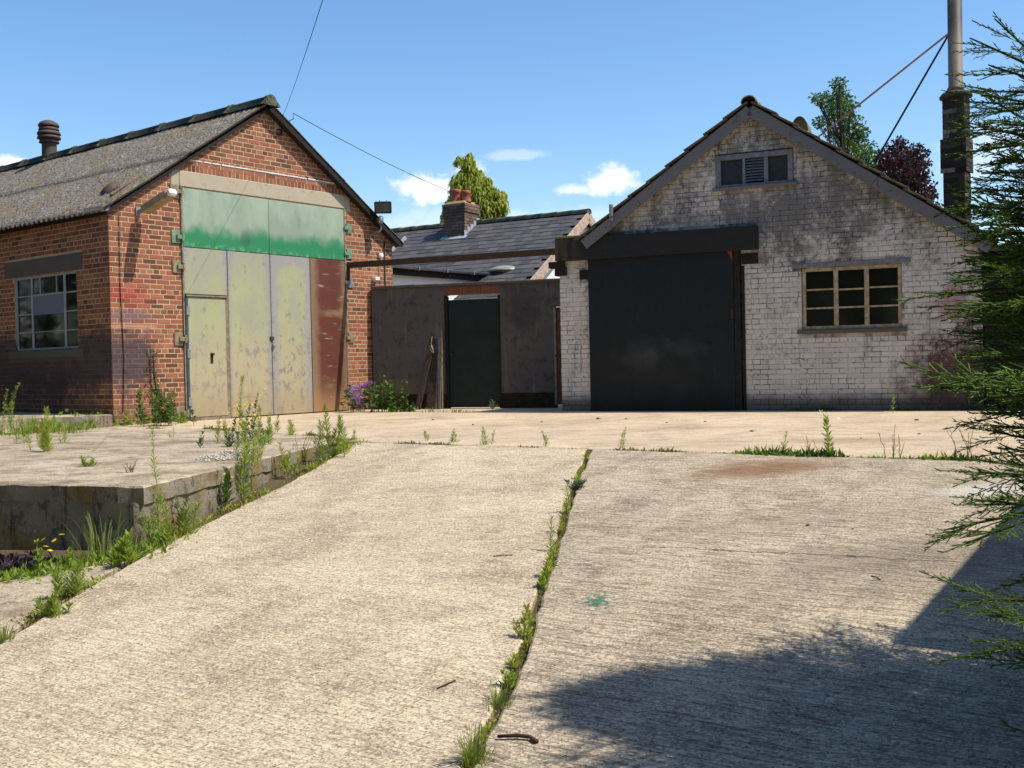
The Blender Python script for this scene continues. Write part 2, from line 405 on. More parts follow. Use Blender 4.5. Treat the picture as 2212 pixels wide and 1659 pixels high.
CRACKS = [(at_z(1660, 948), at_z(2260, 953)), (at_z(-40, 992), at_z(165, 968)), (at_z(165, 968), at_z(330, 985)), (at_z(95, 940), at_z(420, 945)), (at_z(560, 930), at_z(900, 915)), (ramp_pt(1400, 1180), ramp_pt(2100, 1215))]
def concrete(name, base, dark, groove=0.0, agg=1.0, stains=True, rough_sc=1.0):
    m = M(name); v = m.pos()
    s_ = m.dot(v, (-.549, -.836, 0)); t_ = m.dot(v, (.836, -.549, 0))
    big = m.noise(v, .55, 5, .6); mid = m.noise(v, 3.1, 6, .65); fine = m.noise(v, 55, 5, .7)
    c = m.mix(m.ss(big, .35, .68), base, tuple(b * .83 for b in base))
    c = m.mix(m.mul(m.ss(mid, .46, .70), .5), c, dark)
    blt = m.noise(v, 1.15, 7, .72); c = m.mix(m.mul(m.ss(blt, .50, .64), .40), c, tuple(d * .8 for d in dark)); c = m.mix(m.mul(m.ss(blt, .44, .33), .35), c, tuple(min(1, b * 1.22) for b in base))
    ty = m.noise(m.comb(m.mul(t_, 2.3), m.mul(s_, .22), 3.0), 1.0, 5, .6); c = m.mix(m.mul(m.ss(ty, .52, .68), .30), c, tuple(d * .7 for d in dark))
    strk = m.noise(m.comb(m.mul(s_, 5.0), m.mul(t_, .5), 0.0), 1.0, 5, .6)
    c = m.mix(m.mul(m.ss(strk, .5, .75), .35), c, dark)
    vc = m.vor(v, 110 * rough_sc, 1); g = m.sep(vc)[0]
    c = m.mix(m.mul(m.ss(g, .55, .95), .45 * agg), c, tuple(min(1, b * 1.55) for b in base))
    c = m.mix(m.mul(m.ss(g, .34, .05), .55 * agg), c, tuple(d * .5 for d in dark))
    pit = m.ss(m.noise(m.comb(m.mul(s_, 105), m.mul(t_, 48), 0.0), 1.0, 5, .7), .54, .70)
    c = m.mix(m.mul(pit, .62 * agg), c, tuple(d * .42 for d in dark))
    gf = m.ss(m.noise(m.comb(m.mul(s_, 62), m.mul(t_, 4.5), 5.0), 1.0, 5, .65, .4), .50, .64); c = m.mix(m.mul(gf, .18 + .46 * groove), c, tuple(d * .5 for d in dark)); c = m.mix(m.mul(m.ss(m.noise(m.comb(m.mul(s_, 62), m.mul(t_, 9), 9.0), 1.0, 4, .7), .56, .70), .5 * agg), c, tuple(min(1, b * 1.5) for b in base))
    gv = m.comb(m.mul(s_, 24), m.mul(t_, 1.6), 0.0)
    gro = m.ss(m.noise(gv, 1.0, 4, .6, .6), .52, .70)
    c = m.mix(m.mul(gro, .34 * groove), c, tuple(d * .45 for d in dark))
    if name == 'platform_concrete':
        dn = m.noise(v, 1.9, 7, .75); c = m.mix(m.mul(m.ss(dn, .48, .60), .62), c, (.17, .125, .08)); c = m.mix(m.mul(m.ss(m.noise(v, 5.5, 6, .75), .56, .64), .6), c, (.08, .065, .045)); c = m.mix(m.mul(m.ss(dn, .42, .34), .5), c, (.60, .52, .40))
    if stains:
        x, y, z = m.sep(v)[:3]; wb = m.mul(m.sub(m.noise(v, 4.5, 5, .65), .5), 1.6); sw = m.mul(m.sub(m.noise(v, 1.6, 4), .5), 1.2)
        p = ramp_pt(1640, 1012); rs = m.ss(m.add(m.disc(x, y, p[0], p[1], .85, .5), m.mul(wb, .6)), .05, .75)
        c = m.mix(m.mul(rs, .78), c, (.22, .105, .045))
        p = ramp_pt(1290, 1300); gp = m.ss(m.add(m.disc(x, y, p[0], p[1], .10, .17), m.mul(m.sub(m.noise(v, 30, 5, .7), .5), 4.5)), .42, .58)
        c = m.mix(m.mul(gp, m.ss(m.noise(v, 80, 4, .7), .3, .5, .35, .92)), c, (.05, .17, .11))
        for u, vv, rx, ry, k in [(1850, 950, .9, .5, .42), (1500, 925, 1.6, .45, .25), (1940, 1200, 1.3, .45, .32), (1750, 1120, 1.4, .5, .22), (2000, 1240, 1.4, .6, .3), (900, 905, 1.2, .4, .25), (400, 955, .8, .35, .6), (250, 990, .9, .3, .3)]:
            p = at_z(u, vv) if vv < 960 else ramp_pt(u, vv)
            q = m.ss(m.add(m.disc(x, y, p[0], p[1], rx, ry), sw), .0, .7); c = m.mix(m.mul(q, k), c, tuple(d * .75 for d in dark))
        hx = m.mul(m.sub(m.noise(v, 6, 5, .7), .5), .16)
        for a_, b2 in CRACKS:
            dd = (b2 - a_)[:2]; L_ = float(np.linalg.norm(dd)); dd = dd / L_
            al = m.dot(v, (dd[0], dd[1], 0)); ac = m.dot(v, (-dd[1], dd[0], 0)); a0 = float(a_[:2] @ dd); c0 = float(a_[0] * -dd[1] + a_[1] * dd[0])
            lin = m.ss(m.math('ABSOLUTE', m.add(m.sub(ac, c0), hx)), .013, .004); seg = m.mul(m.ss(al, a0, a0 + .1), m.ss(al, a0 + L_, a0 + L_ - .1))
            c = m.mix(m.mul(m.mul(lin, seg), m.ss(m.noise(v, 9, 3), .3, .55, .35, .9)), c, tuple(d * .3 for d in dark))
        p = ramp_pt(2130, 1058); q = m.ss(m.add(m.disc(x, y, p[0], p[1], .5, .3), m.mul(wb, .5)), .1, .8); c = m.mix(m.mul(q, .6), c, (.66, .62, .54))
    h = m.add(m.add(m.mul(fine, .6), m.mul(g, .5 * agg)), m.add(m.mul(gro, -.7 * groove), m.mul(gf, -.3 - .9 * groove)))
    h = m.sub(h, m.mul(pit, .9 * agg))
    return m.out(c, .93, m.bump(h, .8, .006), .15)
CONC_RAMP = concrete('ramp_concrete', (.625, .51, .355), (.26, .195, .132), .20, 1.0)
CONC_RIB = concrete('ribbed_concrete', (.56, .46, .33), (.205, .158, .112), .70, 1.0)
CONC_YARD = concrete('yard_concrete', (.63, .495, .335), (.29, .21, .135), .06, .6)
CONC_PLAT = concrete('platform_concrete', (.54, .44, .31), (.18, .14, .095), .04, .8)
m = M('mossy_concrete'); v = m.pos(); x, y, z = m.sep(v)[:3]
c = m.mix(m.noise(v, 4, 6, .7), (.38, .33, .245), (.17, .145, .105))
c = m.mix(m.mul(m.ss(m.noise(v, 9, 6, .7), .52, .64), .6), c, (.05, .042, .03))
c = m.mix(m.mul(m.ss(m.noise(v, 3.1, 5), .52, .66), .8), c, (.29, .265, .21))
c = m.mix(m.mul(m.ss(m.noise(v, 2.3, 5), .48, .62), .75), c, (.23, .155, .03)); c = m.mix(m.mul(m.ss(m.noise(m.scale(v, (5, 5, 1)), 2.2, 6, .7), .52, .66), .75), c, (.035, .03, .022)); c = m.mix(m.mul(m.ss(m.noise(v, 1.4, 5), .55, .7), .5), c, (.09, .10, .035))
c = m.mix(m.ss(m.noise(v, 46, 4), .66, .72), c, (.52, .50, .43))
MOSSY = m.out(c, .95, m.bump(m.add(m.noise(v, 22, 6, .7), m.noise(v, 5, 4)), .9, .022), .1)
m = M('soil'); v = m.pos()
c = m.mix(m.noise(v, 30, 6, .7), (.085, .06, .038), (.20, .15, .10)); c = m.mix(m.mul(m.ss(m.noise(v, 6, 5), .45, .65), .6), c, (.09, .085, .03))
SOIL = m.out(c, .97, m.bump(m.noise(v, 60, 5, .7), 1, .02), .05)
m = M('precast_concrete'); v = m.objco()
c = m.mix(m.noise(v, 3, 6, .65), (.50, .43, .31), (.37, .31, .22)); c = m.mix(m.mul(m.ss(m.noise(v, 10, 5), .55, .7), .5), c, (.24, .20, .145))
LINTEL = m.out(c, .9, m.bump(m.noise(v, 60, 5), .5, .005), .15)
m = M('shade_darkened_concrete'); v = m.objco()
LINTEL_SHADE = m.out(m.mix(m.noise(v, 4, 6), (.15, .13, .115), (.095, .082, .07)), .9, m.bump(m.noise(v, 60, 5), .5, .005), .15)  # same concrete as the door lintel, with shade put into its colour
m = M('asbestos_sheet'); v = m.local(LB)
n1 = m.noise(v, 40, 6, .8); n2 = m.noise(v, 11, 6, .75)
c = m.mix(m.noise(v, 2.2, 5), (.32, .28, .24), (.20, .175, .15))
c = m.mix(m.mul(m.ss(m.add(n1, m.mul(m.noise(v, 24, 4, .7), .5)), .70, .84), .9), c, (.05, .046, .034))
c = m.mix(m.mul(m.ss(n2, .54, .64), .6), c, (.44, .40, .34))
c = m.mix(m.mul(m.mul(m.ss(m.noise(v, 1.3, 5, .6), .50, .62), m.ss(n1, .55, .42)), .8), c, (.25, .17, .07))
c = m.mix(m.mul(m.ss(m.noise(v, 31, 4, .6), .58, .66), .7), c, (.05, .055, .03))
ASB = m.out(c, .95, m.bump(m.add(n1, n2), .9, .02), .1)
m = M('mossy_ridge'); v = m.local(LB)
c = m.mix(m.ss(m.noise(v, 20, 5, .7), .4, .6), (.035, .04, .024), (.12, .115, .085)); RIDGE = m.out(c, .95, m.bump(m.noise(v, 40, 4), .8, .015), .1)
m = M('weathered_board'); v = m.local(WB)
g = m.noise(m.scale(v, (1.4, 6, 9)), 4, 6, .65)
c = m.mix(g, (.215, .21, .21), (.125, .118, .115)); c = m.mix(m.mul(m.ss(m.noise(v, 3.2, 5), .56, .70), .6), c, (.14, .09, .06)); c = m.mix(m.mul(m.ss(m.noise(v, 14, 5), .6, .7), .6), c, (.05, .04, .032))
BARGE = m.out(c, .85, m.bump(g, .5, .006), .2)
GREYWOOD = simple('grey_painted_wood', (.23, .235, .245), .7, .35, 14, .3, bump=.3)
CREAMWOOD = simple('peeling_cream_wood', (.50, .43, .28), .75, .3, 18, .2, bump=.4, col2=(.33, .22, .11))
BROWNWOOD = simple('brown_barge_wood', (.40, .27, .19), .8, .35, 9, .2, bump=.3, col2=(.55, .43, .34))
PLANK = simple('old_plank', (.075, .055, .04), .85, .5, 12, .2)
PLANK2 = simple('pale_lath', (.30, .21, .11), .85, .4, 12, .2)
BROWNDOOR = simple('brown_stained_door', (.16, .07, .025), .6, .4, 7, .3)
DARKBOARD = simple('dark_stained_board', (.022, .017, .014), .8, .4, 8, .2)
STEEL_DK = simple('rusty_dark_steel', (.060, .040, .032), .75, .5, 10, .4, .3, .3, col2=(.10, .05, .03))
BLACKTRIM = simple('black_trim', (.028, .024, .022), .8, .4, 12, .2)
LEADGREY = simple('lead_flashing', (.42, .43, .47), .5, .25, 10, .4)
GALV = simple('galvanised_steel', (.36, .37, .38), .5, .3, 14, .4, .5)
GUTTER = simple('grey_gutter', (.17, .19, .23), .45, .25, 6, .4)
WHITEWALL = simple('white_render', (.80, .79, .77), .85, .06, 5, .2)
WHITEPL = simple('white_plastic', (.78, .77, .74), .4, .08, 12, .4)
CABLEW = simple('pale_cable', (.42, .38, .31), .6, .3, 20)
CABLEB = simple('black_cable', (.015, .014, .015), .6, .3, 20)
TERRA = simple('terracotta_pot', (.44, .13, .075), .75, .3, 9)
COPPER = simple('rusty_stay', (.62, .30, .21), .6, .4, 20)
STICK = simple('dry_twig', (.075, .04, .032), .8, .4, 25)
CLOD = simple('dark_clod', (.06, .045, .03), .95, .4, 40)
GRAVEL = simple('pale_chippings', (.55, .51, .44), .9, .35, 30)
m = M('slate'); v = m.pos(); r = m.rnd()
c = m.ramp(r, [(0, (.050, .050, .054)), (.5, (.080, .078, .080)), (.85, (.105, .098, .095)), (1, (.062, .052, .055))])
c = m.mix(m.mul(m.ss(m.noise(v, 6, 5, .7), .52, .68), .45), c, (.13, .12, .085)); SLATE = m.out(c, .72, m.bump(m.noise(v, 30, 5), .4, .01), .3)
m = M('grey_tile'); v = m.pos(); r = m.rnd()
c = m.mix(r, (.10, .08, .06), (.16, .12, .085)); c = m.mix(m.ss(m.noise(v, 14, 5, .7), .5, .62), c, (.17, .16, .09)); c = m.mix(m.ss(m.noise(v, 9, 5, .7), .56, .66), c, (.05, .045, .035))
TILE = m.out(c, .9, m.bump(m.noise(v, 40, 4), .6, .01), .15)
m = M('ridge_tile_lichen'); v = m.pos()
c = m.mix(m.ss(m.noise(v, 7, 5), .4, .62), (.10, .11, .075), (.20, .17, .10)); c = m.mix(m.ss(m.noise(v, 3, 4), .57, .68), c, (.38, .25, .05)); LICHTILE = m.out(c, .9, m.bump(m.noise(v, 40, 4), .5, .01), .15)
m = M('dark_chimney_brick'); v = m.pos(); r = m.rnd()
c = m.ramp(r, [(0, (.028, .022, .018)), (.6, (.065, .048, .035)), (.88, (.10, .075, .052)), (1, (.30, .26, .20))]); c = m.mix(m.ss(m.noise(v, 8, 5, .7), .48, .66), c, (.03, .026, .022))
SOOTBRICK = m.out(c, .9, m.bump(m.noise(v, 70, 4), .5, .005), .15)
SOOTMORT = simple('soot_mortar', (.11, .10, .078), .95, .5, 8, .1)
m = M('brown_chimney_brick'); v = m.pos(); r = m.rnd()
c = m.ramp(r, [(0, (.10, .065, .05)), (.6, (.17, .115, .085)), (1, (.22, .15, .11))]); HBRICK = m.out(c, .9, m.bump(m.noise(v, 70, 4), .5, .005), .15)
m = M('orange_lichen_mortar'); v = m.pos()
c = m.mix(m.ss(m.noise(v, 9, 5), .4, .6), (.22, .19, .13), (.45, .22, .03)); LICHEN = m.out(c, .95, None, .1)
m = M('flue_metal'); v = m.local(WB); x, y, z = m.sep(v)[:3]
c = m.mix(m.noise(v, 6, 5), (.25, .20, .145), (.16, .125, .09)); c = m.mix(m.ss(z, 5.35, 5.9), c, (.05, .045, .04)); c = m.mix(m.mul(m.ss(m.noise(v, 9, 4), .55, .65), .5), c, (.20, .10, .06))
FLUE = m.out(c, .6, m.bump(m.noise(v, 40, 3), .2, .004), .3)
m = M('rusty_cowl'); v = m.objco()
c = m.mix(m.noise(v, 9, 5), (.15, .09, .068), (.055, .043, .038)); COWL = m.out(c, .7, m.bump(m.noise(v, 50, 4), .4, .006), .3)
m = M('window_glass'); v = m.pos()
GLASS = m.out(m.mix(m.noise(v, 1.5, 4), (.006, .008, .006), (.016, .017, .011)), m.ss(m.noise(v, 5, 3), .3, .8, .05, .16), m.bump(m.noise(v, 2.5, 2), .04, .02), .22)
PALEPANE = simple('pale_pane_paint', (.17, .19, .25), .5, .1, 3)
MESHGREY = simple('dirty_vent_glass', (.035, .030, .030), .35, .4, 10, .4)
m = M('rendered_cement'); v = m.local(MW); x, y, z = m.sep(v)[:3]
c = m.mix(m.noise(v, 1.6, 6, .65), (.145, .132, .122), (.08, .072, .067)); c = m.mix(m.mul(m.ss(m.noise(v, 4.5, 6, .7), .50, .66), .7), c, (.042, .035, .031)); c = m.mix(m.mul(m.ss(m.noise(m.scale(v, (4, 1, .6)), 2.0, 5), .54, .7), .55), c, (.20, .17, .145)); c = m.mix(m.mul(m.ss(m.noise(v, 38, 4, .7), .62, .7), .5), c, (.26, .23, .20))
d = m.ss(m.add(m.disc(x, z, 2.65, 1.75, .5, .6), m.mul(m.sub(m.noise(v, 5, 5), .5), 1.6)), .1, .7); c = m.mix(m.mul(d, .6), c, (.05, .045, .045))
d = m.ss(m.add(m.disc(x, z, .5, .45, .55, .4), m.mul(m.sub(m.noise(v, 3, 5), .5), 1.2)), .0, .8); c = m.mix(m.mul(d, .5), c, (.15, .115, .07))
RENDER = m.out(c, .92, m.bump(m.add(m.noise(v, 60, 5), m.mul(m.noise(v, 6, 4), .7)), .6, .008), .15)
DIRTYBRICK = simple('dirty_base_brick', (.05, .04, .025), .95, .45, 9, .1, bump=.5)
m = M('arch_brick'); r = m.rnd(); v = m.objco()
ARCHBRICK = m.out(m.mix(r, (.28, .085, .045), (.17, .07, .05)), .9, m.bump(m.noise(v, 60, 4), .4, .004), .15)

# sheet-metal workshop doors
def door_mat(name, fn, ro=.55):
    m = M(name); v = m.local(LB); x, y, z = m.sep(v)[:3]
    c = fn(m, v, x, z)
    c = m.mix(m.mul(m.ss(m.noise(v, 40, 4, .7), .62, .72), .3), c, (.16, .13, .09))
    c = m.mix(m.mul(m.ss(z, .75, .0), .5), c, m.mix(m.noise(m.scale(v, (3, 1, 1)), 2, 4), (.34, .22, .11), (.26, .21, .14)))
    n = m.noise(v, 3, 4)
    return m.out(c, ro, m.bump(m.add(n, m.mul(m.noise(v, 60, 3), .06)), .25, .02), .25)
def d_green(m, v, x, z):
    n = m.sub(m.noise(m.scale(v, (1, 1, .6)), 2.4, 5, .55), .5); f = m.sub(m.noise(v, 8, 4), .5)
    c = m.mix(m.ss(m.noise(m.scale(v, (1.6, 1, .8)), 1.5, 4), .36, .64), (.33, .41, .30), (.25, .315, .235))
    c = m.mix(m.mul(m.ss(m.noise(m.scale(v, (2, 1, .7)), 1.8, 3), .52, .7), .6), c, (.20, .24, .185))
    e = m.add(m.add(z, m.mul(n, .55)), m.mul(f, .10))
    c = m.mix(m.mul(m.ss(e, 3.10, 2.88), .95), c, (.020, .21, .085))
    d = m.ss(m.add(m.disc(x, z, 1.22, 2.93, .16, .20), m.mul(f, 1.0)), .0, .8); c = m.mix(m.mul(d, .55), c, (.03, .09, .05))
    c = m.mix(m.mul(m.ss(z, 2.84, 2.72), m.mul(m.ss(m.noise(v, 12, 4), .5, .62), .6)), c, (.20, .42, .22))
    return c
def d_olive(gx, lav, scr):
    def fn(m, v, x, z):
        n1 = m.noise(m.scale(v, (1, 1, .5)), 2.1, 6, .6); n2 = m.noise(v, 7, 6, .68)
        c = m.mix(m.ss(m.noise(m.scale(v, (2, 1, .8)), 1.3, 4), .36, .62), (.375, .385, .205), (.335, .335, .24))
        c = m.mix(m.mul(m.ss(z, 1.7, .8), .75), c, (.42, .36, .225))
        e = m.math('ABSOLUTE', m.sub(x, gx)); ed = m.add(m.mul(m.ss(e, .22, .46), .34), m.mul(n2, .6))
        top = m.ss(z, 2.35, 2.75, 0, .22)
        c = m.mix(m.mul(m.ss(m.add(m.add(ed, top), lav), .46, .62), .85), c, m.mix(n1, (.36, .35, .35), (.25, .245, .245)))
        c = m.mix(m.mul(m.ss(m.add(m.noise(m.scale(v, (1.4, 1, 1)), 5, 7, .75), m.mul(m.ss(z, 2.0, .9), .06)), .57, .66), scr), c, (.24, .215, .19))
        l_ = m.noise(m.scale(v, (2, 1, 26)), 2.2, 4, .6); c = m.mix(m.mul(m.ss(l_, .66, .74), .5), c, (.20, .17, .13))
        d_ = m.noise(m.scale(v, (24, 1, 2)), 2.0, 4, .6); c = m.mix(m.mul(m.ss(d_, .6, .74), .28), c, (.30, .29, .20))
        return c
    return fn
def d_rust(m, v, x, z):
    n1 = m.noise(m.scale(v, (1, 1, .45)), 2.6, 5, .6); n2 = m.sub(m.noise(v, 6, 5, .65), .5)
    c = m.mix(n1, (.27, .18, .10), (.20, .115, .07))
    e = m.add(m.math('ABSOLUTE', m.sub(x, 3.03)), m.mul(n2, .18))
    inn = m.ss(e, .40, .20)
    blot = m.ss(m.add(m.noise(m.scale(v, (.4, 1, 1.2)), 2.2, 4, .55), m.mul(m.ss(z, 1.9, .5), .10)), .36, .50)
    c = m.mix(m.mul(m.mul(inn, blot), .95), c, m.mix(m.noise(v, 5, 5), (.085, .020, .013), (.14, .045, .03)))
    c = m.mix(m.mul(m.mul(inn, m.ss(m.noise(m.scale(v, (1, 1, 6)), 2.2, 5), .60, .68)), .8), c, (.36, .29, .29))
    c = m.mix(m.mul(m.ss(z, .5, .05), .7), c, (.36, .15, .045))
    return c
D_GREEN = door_mat('green_sprayed_sheet', d_green, .5)
D_PAN = [door_mat('olive_sheet', d_olive(.42, -.03, .65)), door_mat('olive_sheet_worn', d_olive(1.25, .0, .75)), door_mat('grey_scuffed_sheet', d_olive(2.15, .16, 1.0)), door_mat('rusted_sheet', d_rust, .6)]
D_TRIM = simple('door_edge_steel', (.27, .25, .17), .65, .4, 14, .3, .1, .3, col2=(.20, .13, .08))
D_TEAL = simple('teal_door_edge', (.045, .10, .115), .5, .4, 10)
HINGE = simple('painted_hinge', (.30, .27, .17), .65, .4, 16, .3, col2=(.20, .14, .08))
HINGEG = simple('green_hinge', (.20, .33, .20), .6, .35, 16, .3)
m = M('black_garage_door'); v = m.local(WB); x, y, z = m.sep(v)[:3]
c = m.mix(m.noise(v, 2.2, 5), (.007, .014, .015), (.013, .016, .015)); wb = m.mul(m.sub(m.noise(v, 3.2, 5, .55), .5), 1.8)
for cx, cz, rx, rz, k, cc in [(1.45, .85, .5, .30, .6, (.075, .075, .078)), (2.1, .95, .42, .2, .42, (.055, .057, .062)), (1.7, .55, .9, .4, .5, (.032, .029, .027)), (.9, .6, .8, .6, .4, (.024, .019, .016))]:
    q = m.ss(m.add(m.disc(x, z, cx, cz, rx, rz), wb), .0, .9); c = m.mix(m.mul(q, k), c, cc)
c = m.mix(m.mul(m.ss(m.noise(v, 12, 6, .75), .55, .68), .6), c, (.030, .016, .012)); c = m.mix(m.mul(m.ss(m.noise(m.scale(v, (9, 1, .6)), 2.0, 5), .58, .72), .5), c, (.026, .022, .02)); c = m.mix(m.ss(m.noise(v, 46, 3), .76, .80), c, (.13, .15, .15))
GDOOR = m.out(c, .62, m.bump(m.add(m.noise(v, 2.2, 3), m.mul(m.noise(v, 50, 3), .1)), .3, .02), .25)
m = M('black_lintel_timber'); v = m.local(WB); x, y, z = m.sep(v)[:3]
c = m.mix(m.noise(m.scale(v, (1, 1, 5)), 4, 5), (.016, .020, .021), (.034, .030, .028)); c = m.mix(m.mul(m.ss(x, .55, .0), m.ss(m.noise(m.scale(v, (6, 1, .7)), 2.5, 4), .3, .6)), c, (.085, .07, .04))
c = m.mix(m.mul(m.ss(m.noise(v, 38, 3), .7, .76), .6), c, (.18, .18, .17))
LINTELBLK = m.out(c, .8, m.bump(m.noise(v, 30, 4), .4, .006), .2)
TEALDOOR = simple('dark_green_door', (.009, .021, .019), .5, .3, 4, .3)
ORANGEPAINT = simple('orange_rust_corner', (.22, .07, .02), .7, .3, 9)

def leaf_mat(name, cols, ro=.5, trans=.35, tint=None):
    m = M(name); r = m.rnd(); n = len(cols)
    c = m.ramp(r, [(i / max(1, n - 1), q) for i, q in enumerate(cols)])
    m.out(c, ro, None, .25)
    tr = m.N('BsdfTranslucent'); hs = m.N('HueSaturation', {'Hue': .49, 'Saturation': 1.15, 'Value': 1.35, 'Color': c}); m.nt.links.new(hs.outputs[0], tr.inputs['Color'])
    mx = m.N('MixShader', {0: trans}); m.nt.links.new(m.b.outputs[0], mx.inputs[1]); m.nt.links.new(tr.outputs[0], mx.inputs[2])
    m.nt.links.new(mx.outputs[0], m.nt.nodes['Material Output'].inputs['Surface']); return m.m
WEED = leaf_mat('weed_leaf', [(.17, .25, .035), (.24, .33, .055), (.31, .40, .08), (.20, .28, .055)])
WEEDY = leaf_mat('yellowgreen_weed_leaf', [(.28, .34, .05), (.38, .44, .09), (.32, .37, .07)])
WEEDD = leaf_mat('dark_weed_leaf', [(.055, .10, .02), (.085, .15, .03), (.12, .19, .045)])
SHADEBELT_LEAF = leaf_mat('shading_belt_leaf', [(.03, .06, .015), (.05, .09, .02), (.07, .11, .03)])
GREYLEAF = leaf_mat('grey_green_leaf', [(.06, .10, .05), (.10, .15, .075), (.15, .20, .12)])
GRASS = leaf_mat('grass_blade', [(.15, .22, .04), (.24, .31, .07), (.34, .32, .15)])
DRYST = leaf_mat('dry_red_stalk', [(.20, .09, .055), (.28, .15, .09), (.15, .08, .05)], .7, .1)
PURLEAF = leaf_mat('purple_groundcover', [(.045, .025, .045), (.07, .045, .07), (.05, .05, .04)])
MOSS = leaf_mat('moss', [(.17, .18, .03), (.24, .23, .06), (.16, .12, .05)], .9, .1)
YELLOW = leaf_mat('yellow_petal', [(.75, .55, .02), (.80, .62, .04)], .6, .2)
PURPLE = leaf_mat('purple_flower', [(.36, .14, .52), (.46, .21, .62), (.55, .30, .68)], .6, .2)
WHITEPET = leaf_mat('white_petal', [(.75, .72, .72), (.8, .75, .78)], .6, .2)
STEM = simple('green_stem', (.15, .19, .05), .7, .3, 20)
TWIG = simple('green_brown_twig', (.075, .085, .03), .8, .4, 16, .1)
BARK = simple('brown_bark', (.075, .055, .04), .9, .4, 16, .1, bump=.6)
CONLEAF = leaf_mat('conifer_scale_leaf', [(.06, .13, .016), (.10, .20, .026), (.15, .26, .04), (.22, .34, .06)], .42, .42)
GOLDLEAF = leaf_mat('golden_conifer_leaf', [(.13, .17, .015), (.24, .28, .025), (.34, .36, .04), (.18, .22, .022)], .6, .35)
BIRCHLEAF = leaf_mat('birch_leaf', [(.035, .08, .018), (.07, .13, .03), (.11, .18, .04)])
COPPERLEAF = leaf_mat('copper_leaf', [(.030, .014, .018), (.055, .024, .028), (.08, .035, .035)], .4, .15)

# ------------------------------------------------------------------ ground, slabs, platform
SD, TD = np.array([-.549, -.836]), np.array([.836, -.549])      # down the ramp, along its top joint
J0 = np.array([.69, 9.67])
def st(s_, t_): return J0 + SD * s_ + TD * t_
gv, gf = [], []
for i, (s_, z_) in enumerate([(-900, -.06), (-30, -.06), (.0, -.045), (14, -1.515), (40, -1.55), (900, -1.55)]):
    for j, t_ in enumerate([-900, -40, 0, 40, 900]):
        p = st(s_, t_); gv.append((p[0], p[1], z_))
for i in range(5):
    for j in range(4): gf.append((i * 5 + j, i * 5 + j + 1, i * 5 + j + 6, i * 5 + j + 5))
tag(mk('ground', gv, gf, SOIL), 'bare brown soil showing in joints between the concrete slabs', kind='structure')

def rough_outline(pts, step=.12, jit=.007):
    out = []
    for i in range(len(pts)):
        a, b = np.array(pts[i][:2], float), np.array(pts[(i + 1) % len(pts)][:2], float); L = np.linalg.norm(b - a)
        n = max(1, min(60, int(L / step)))
        for k in range(n):
            q = a + (b - a) * k / n
            out.append(q + (RNG.normal(0, jit, 2) if k else 0))
    return out
def slab(name, pts, mat, label, zf=gz, depth=.16, off=0.0):
    po = rough_outline(pts); top = [zf(p[0], p[1]) + off for p in po]
    # worn arris: a narrow sloping rim round the top
    c = np.mean(po, axis=0); n = len(po); V, F = [], []
    inn = []
    for i, p in enumerate(po):
        d = po[(i + 1) % n] - po[i - 1]; nr = np.array([-d[1], d[0]]); nr = nr / (np.linalg.norm(nr) + 1e-9)
        inn.append(p + nr * .012)
    area = sum(po[i][0] * po[(i + 1) % n][1] - po[(i + 1) % n][0] * po[i][1] for i in range(n))
    if area < 0: inn = [2 * p - q for p, q in zip(po, inn)]
    for p, z_ in zip(po, top): V.append((p[0], p[1], z_ - depth))
    for p, z_ in zip(po, top): V.append((p[0], p[1], z_ - .009))
    for p in inn: V.append((p[0], p[1], zf(p[0], p[1]) + off))
    for r in (0, 1):
        for i in range(n): F.append((r * n + i, r * n + (i + 1) % n, (r + 1) * n + (i + 1) % n, (r + 1) * n + i))
    F.append(tuple(2 * n + i for i in range(n)))
    if area < 0: F = [f[::-1] for f in F]
    o = mk(name, V, F, mat); return tag(o, label, kind='structure')
def nrm2(v): v = np.array(v[:2], float); return v / np.linalg.norm(v)
cj = [ramp_pt(*p)[:2] for p in [(1270, 972), (1240, 1050), (1200, 1180), (1170, 1270), (1135, 1390), (1110, 1450), (1060, 1560), (1005, 1659)]]
dcj = nrm2(cj[-1] - cj[-3]); cj += [cj[-1] + dcj * 2, cj[-1] + dcj * 6]
lj = [ramp_pt(*p)[:2] for p in [(783, 953), (700, 1000), (620, 1045), (480, 1113), (330, 1190), (170, 1280), (0, 1390)]]
dlj = nrm2(lj[-1] - lj[-2]); lj += [lj[-1] + dlj * 3, lj[-1] + dlj * 8]
g1 = np.array([.022, 0.0])
jl = lambda s_, t_: st(s_, t_)
tl_ = np.dot(lj[0] - J0, TD); tc_ = np.dot(cj[0] - J0, TD)
slab('concrete_ramp', [jl(.02, tl_), jl(.02, tc_ - .022)] + [p - g1 for p in cj[1:]] + lj[:0:-1], CONC_RAMP, 'pale concrete ramp slab between the platform edge and the central weedy joint')
slab('ribbed_concrete_ramp', [jl(.025, tc_ + .022), jl(.025, 9.0), jl(15, 14.0)] + [p + g1 for p in cj[:0:-1]], CONC_RIB, 'ribbed concrete ramp slab on the conifer side of the central joint')
pc = [at_z(310, 1050)[:2], at_z(690, 960)[:2]]; pe = at_z(780, 950)[:2]
yj = [pe + np.array([-.02, .02]), at_z(640, 938)[:2], at_z(420, 925)[:2], LW(-1.6, -.9, 0)[:2]]
slab('concrete_yard', [jl(-.02, tl_ + .02), *yj[1:], LW(-1.6, 1, 0)[:2], LW(-1.0, 9, 0)[:2], (6, 30), (24, 22), jl(-.02, 22.0)], CONC_YARD, 'level sandy concrete yard in front of the workshop and garage doors', depth=.10)
flp = [ramp_pt(*p)[:2] for p in [(0, 1252), (120, 1232), (225, 1212), (300, 1196)]]
